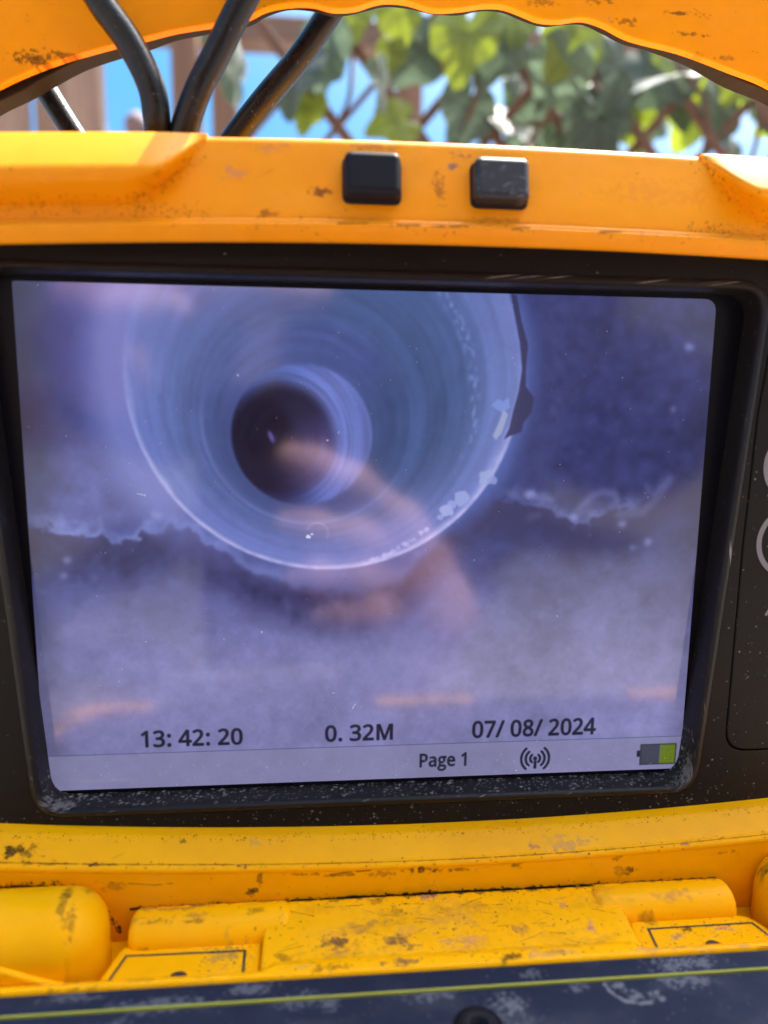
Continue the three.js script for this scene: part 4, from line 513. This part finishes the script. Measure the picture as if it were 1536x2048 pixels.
  part('hair', flesh([[[0.075, 0.50, 0.50], [0.075, 0.48, 0.53], 0.085, 0.085], [[0.04, 0.51, 0.455], [0.11, 0.51, 0.455], 0.045, 0.045]], [0.075, 0.49, 0.49], 0.15, 40, 0.03), M.hair, per);
  for (const x of [0.045, 0.10]) part('eye', new THREE.SphereGeometry(9, 16, 12).translate(x * 1000, 455, 391), M.print, per);
  part('mouth', new THREE.CapsuleGeometry(4, 26, 4, 10).rotateZ(Math.PI / 2).translate(72, 401, 390), M.hair, per);
  // right hand: the index finger lies across the back of the phone below its lens, the others lower down, the thumb on the far side
  const o = [-0.0127, 0.0324, 0.1605], H = (x, y, z) => [o[0] + x / 1000, o[1] + y / 1000, o[2] + z / 1000];
  const finger = (pts, r0, r1) => pts.slice(1).map((p, i) => [H(...pts[i]), H(...p), mixn(r0, r1, i / (pts.length - 1)), mixn(r0, r1, (i + 1) / (pts.length - 1))]);
  part('hand', flesh([...finger([[34, -50, 3], [13, -33, -5], [-4, -25, -6], [-16, -21, -4]], 0.0092, 0.0072), ...finger([[35, -66, 4], [12, -58, -5], [-6, -54, -6], [-17, -52, -4]], 0.0094, 0.0074), ...finger([[36, -82, 6], [14, -78, -5], [-4, -77, -6], [-13, -77, -4]], 0.009, 0.007), ...finger([[40, -97, 8], [21, -96, -4], [7, -96, -5], [-1, -96, -4]], 0.0082, 0.0062),
    ...finger([[50, -82, 22], [30, -60, 27], [12, -46, 25], [2, -38, 22]], 0.0125, 0.0085), [H(38, -56, 8), H(58, -96, 22), 0.013, 0.018], [H(42, -84, 10), H(62, -108, 26), 0.014, 0.018], [H(54, -104, 24), H(50, -124, 52), 0.022, 0.022], [H(50, -124, 52), H(66, -114, 184), 0.024, 0.034]], [o[0] + 0.07, o[1] - 0.065, o[2] + 0.075], 0.135, 96, 0.008), M.skin, per);
  for (const [x, y] of [[-18.5, -19.5], [-19.5, -51.5], [-15.5, -77], [-3.6, -96]]) { const n = part('nail', new THREE.SphereGeometry(5.2, 14, 10).scale(1, 0.8, 0.35), M.nail ||= new THREE.MeshPhysicalMaterial({ color: new THREE.Color().setRGB(0.66, 0.42, 0.33), roughness: 0.25 }), per); n.position.set(...H(x + 1.5, y, -9.4)); n.rotation.y = -0.35; }
  // left hand, held flat over the top of the phone as a shade
  part('hand', flesh([...finger([[-78, 58, 20], [-50, 56, 8], [-26, 55, 2], [-10, 54, 0]], 0.0092, 0.0068), ...finger([[-78, 60, 34], [-46, 60, 26], [-20, 59, 20], [-2, 58, 17]], 0.0094, 0.007), ...finger([[-80, 60, 50], [-50, 60, 44], [-24, 59, 40], [-8, 58, 37]], 0.009, 0.007), ...finger([[-84, 58, 64], [-60, 57, 62], [-42, 56, 60], [-30, 55, 58]], 0.008, 0.006), ...finger([[-112, 48, 36], [-96, 42, 14], [-80, 42, 0], [-66, 44, -6]], 0.012, 0.008),
    [H(-82, 58, 24), H(-120, 52, 50), 0.013, 0.018], [H(-84, 58, 56), H(-124, 50, 64), 0.012, 0.018], [H(-120, 51, 56), H(-142, 40, 90), 0.022, 0.021], [H(-142, 40, 90), H(-158, 20, 205), 0.023, 0.034]], [o[0] - 0.085, o[1] + 0.04, o[2] + 0.085], 0.13, 96, 0.008), M.skin, per);
  // the phone, its lens just behind the point the picture is taken from
  const ph = thing('phone', 'dark phone held upright by the person mirrored in the screen', 'phone', [o[0], o[1], o[2]]); ph.rotation.order = 'YXZ'; ph.rotation.set(-0.1458, -0.0877, 0.0106);
  M.phone = new THREE.MeshPhysicalMaterial({ color: new THREE.Color().setRGB(0.012, 0.012, 0.014), roughness: 0.35 });
  part('phone_body', new RoundedBoxGeometry(72, 148, 7.6, 5, 3.4).translate(-25, -62, 9.5), M.phone, ph);
  part('lens_plate', new RoundedBoxGeometry(36, 36, 2.4, 4, 1.1).translate(-7, -6, 5.2), M.phone, ph);
  for (const [x, y] of [[0, 0], [-14, -14]]) part('lens', new THREE.CylinderGeometry(6, 6.4, 1.6, 32).rotateX(Math.PI / 2).translate(x, y, 3.6), M.border, ph);
}

renderer.render(scene, camera);
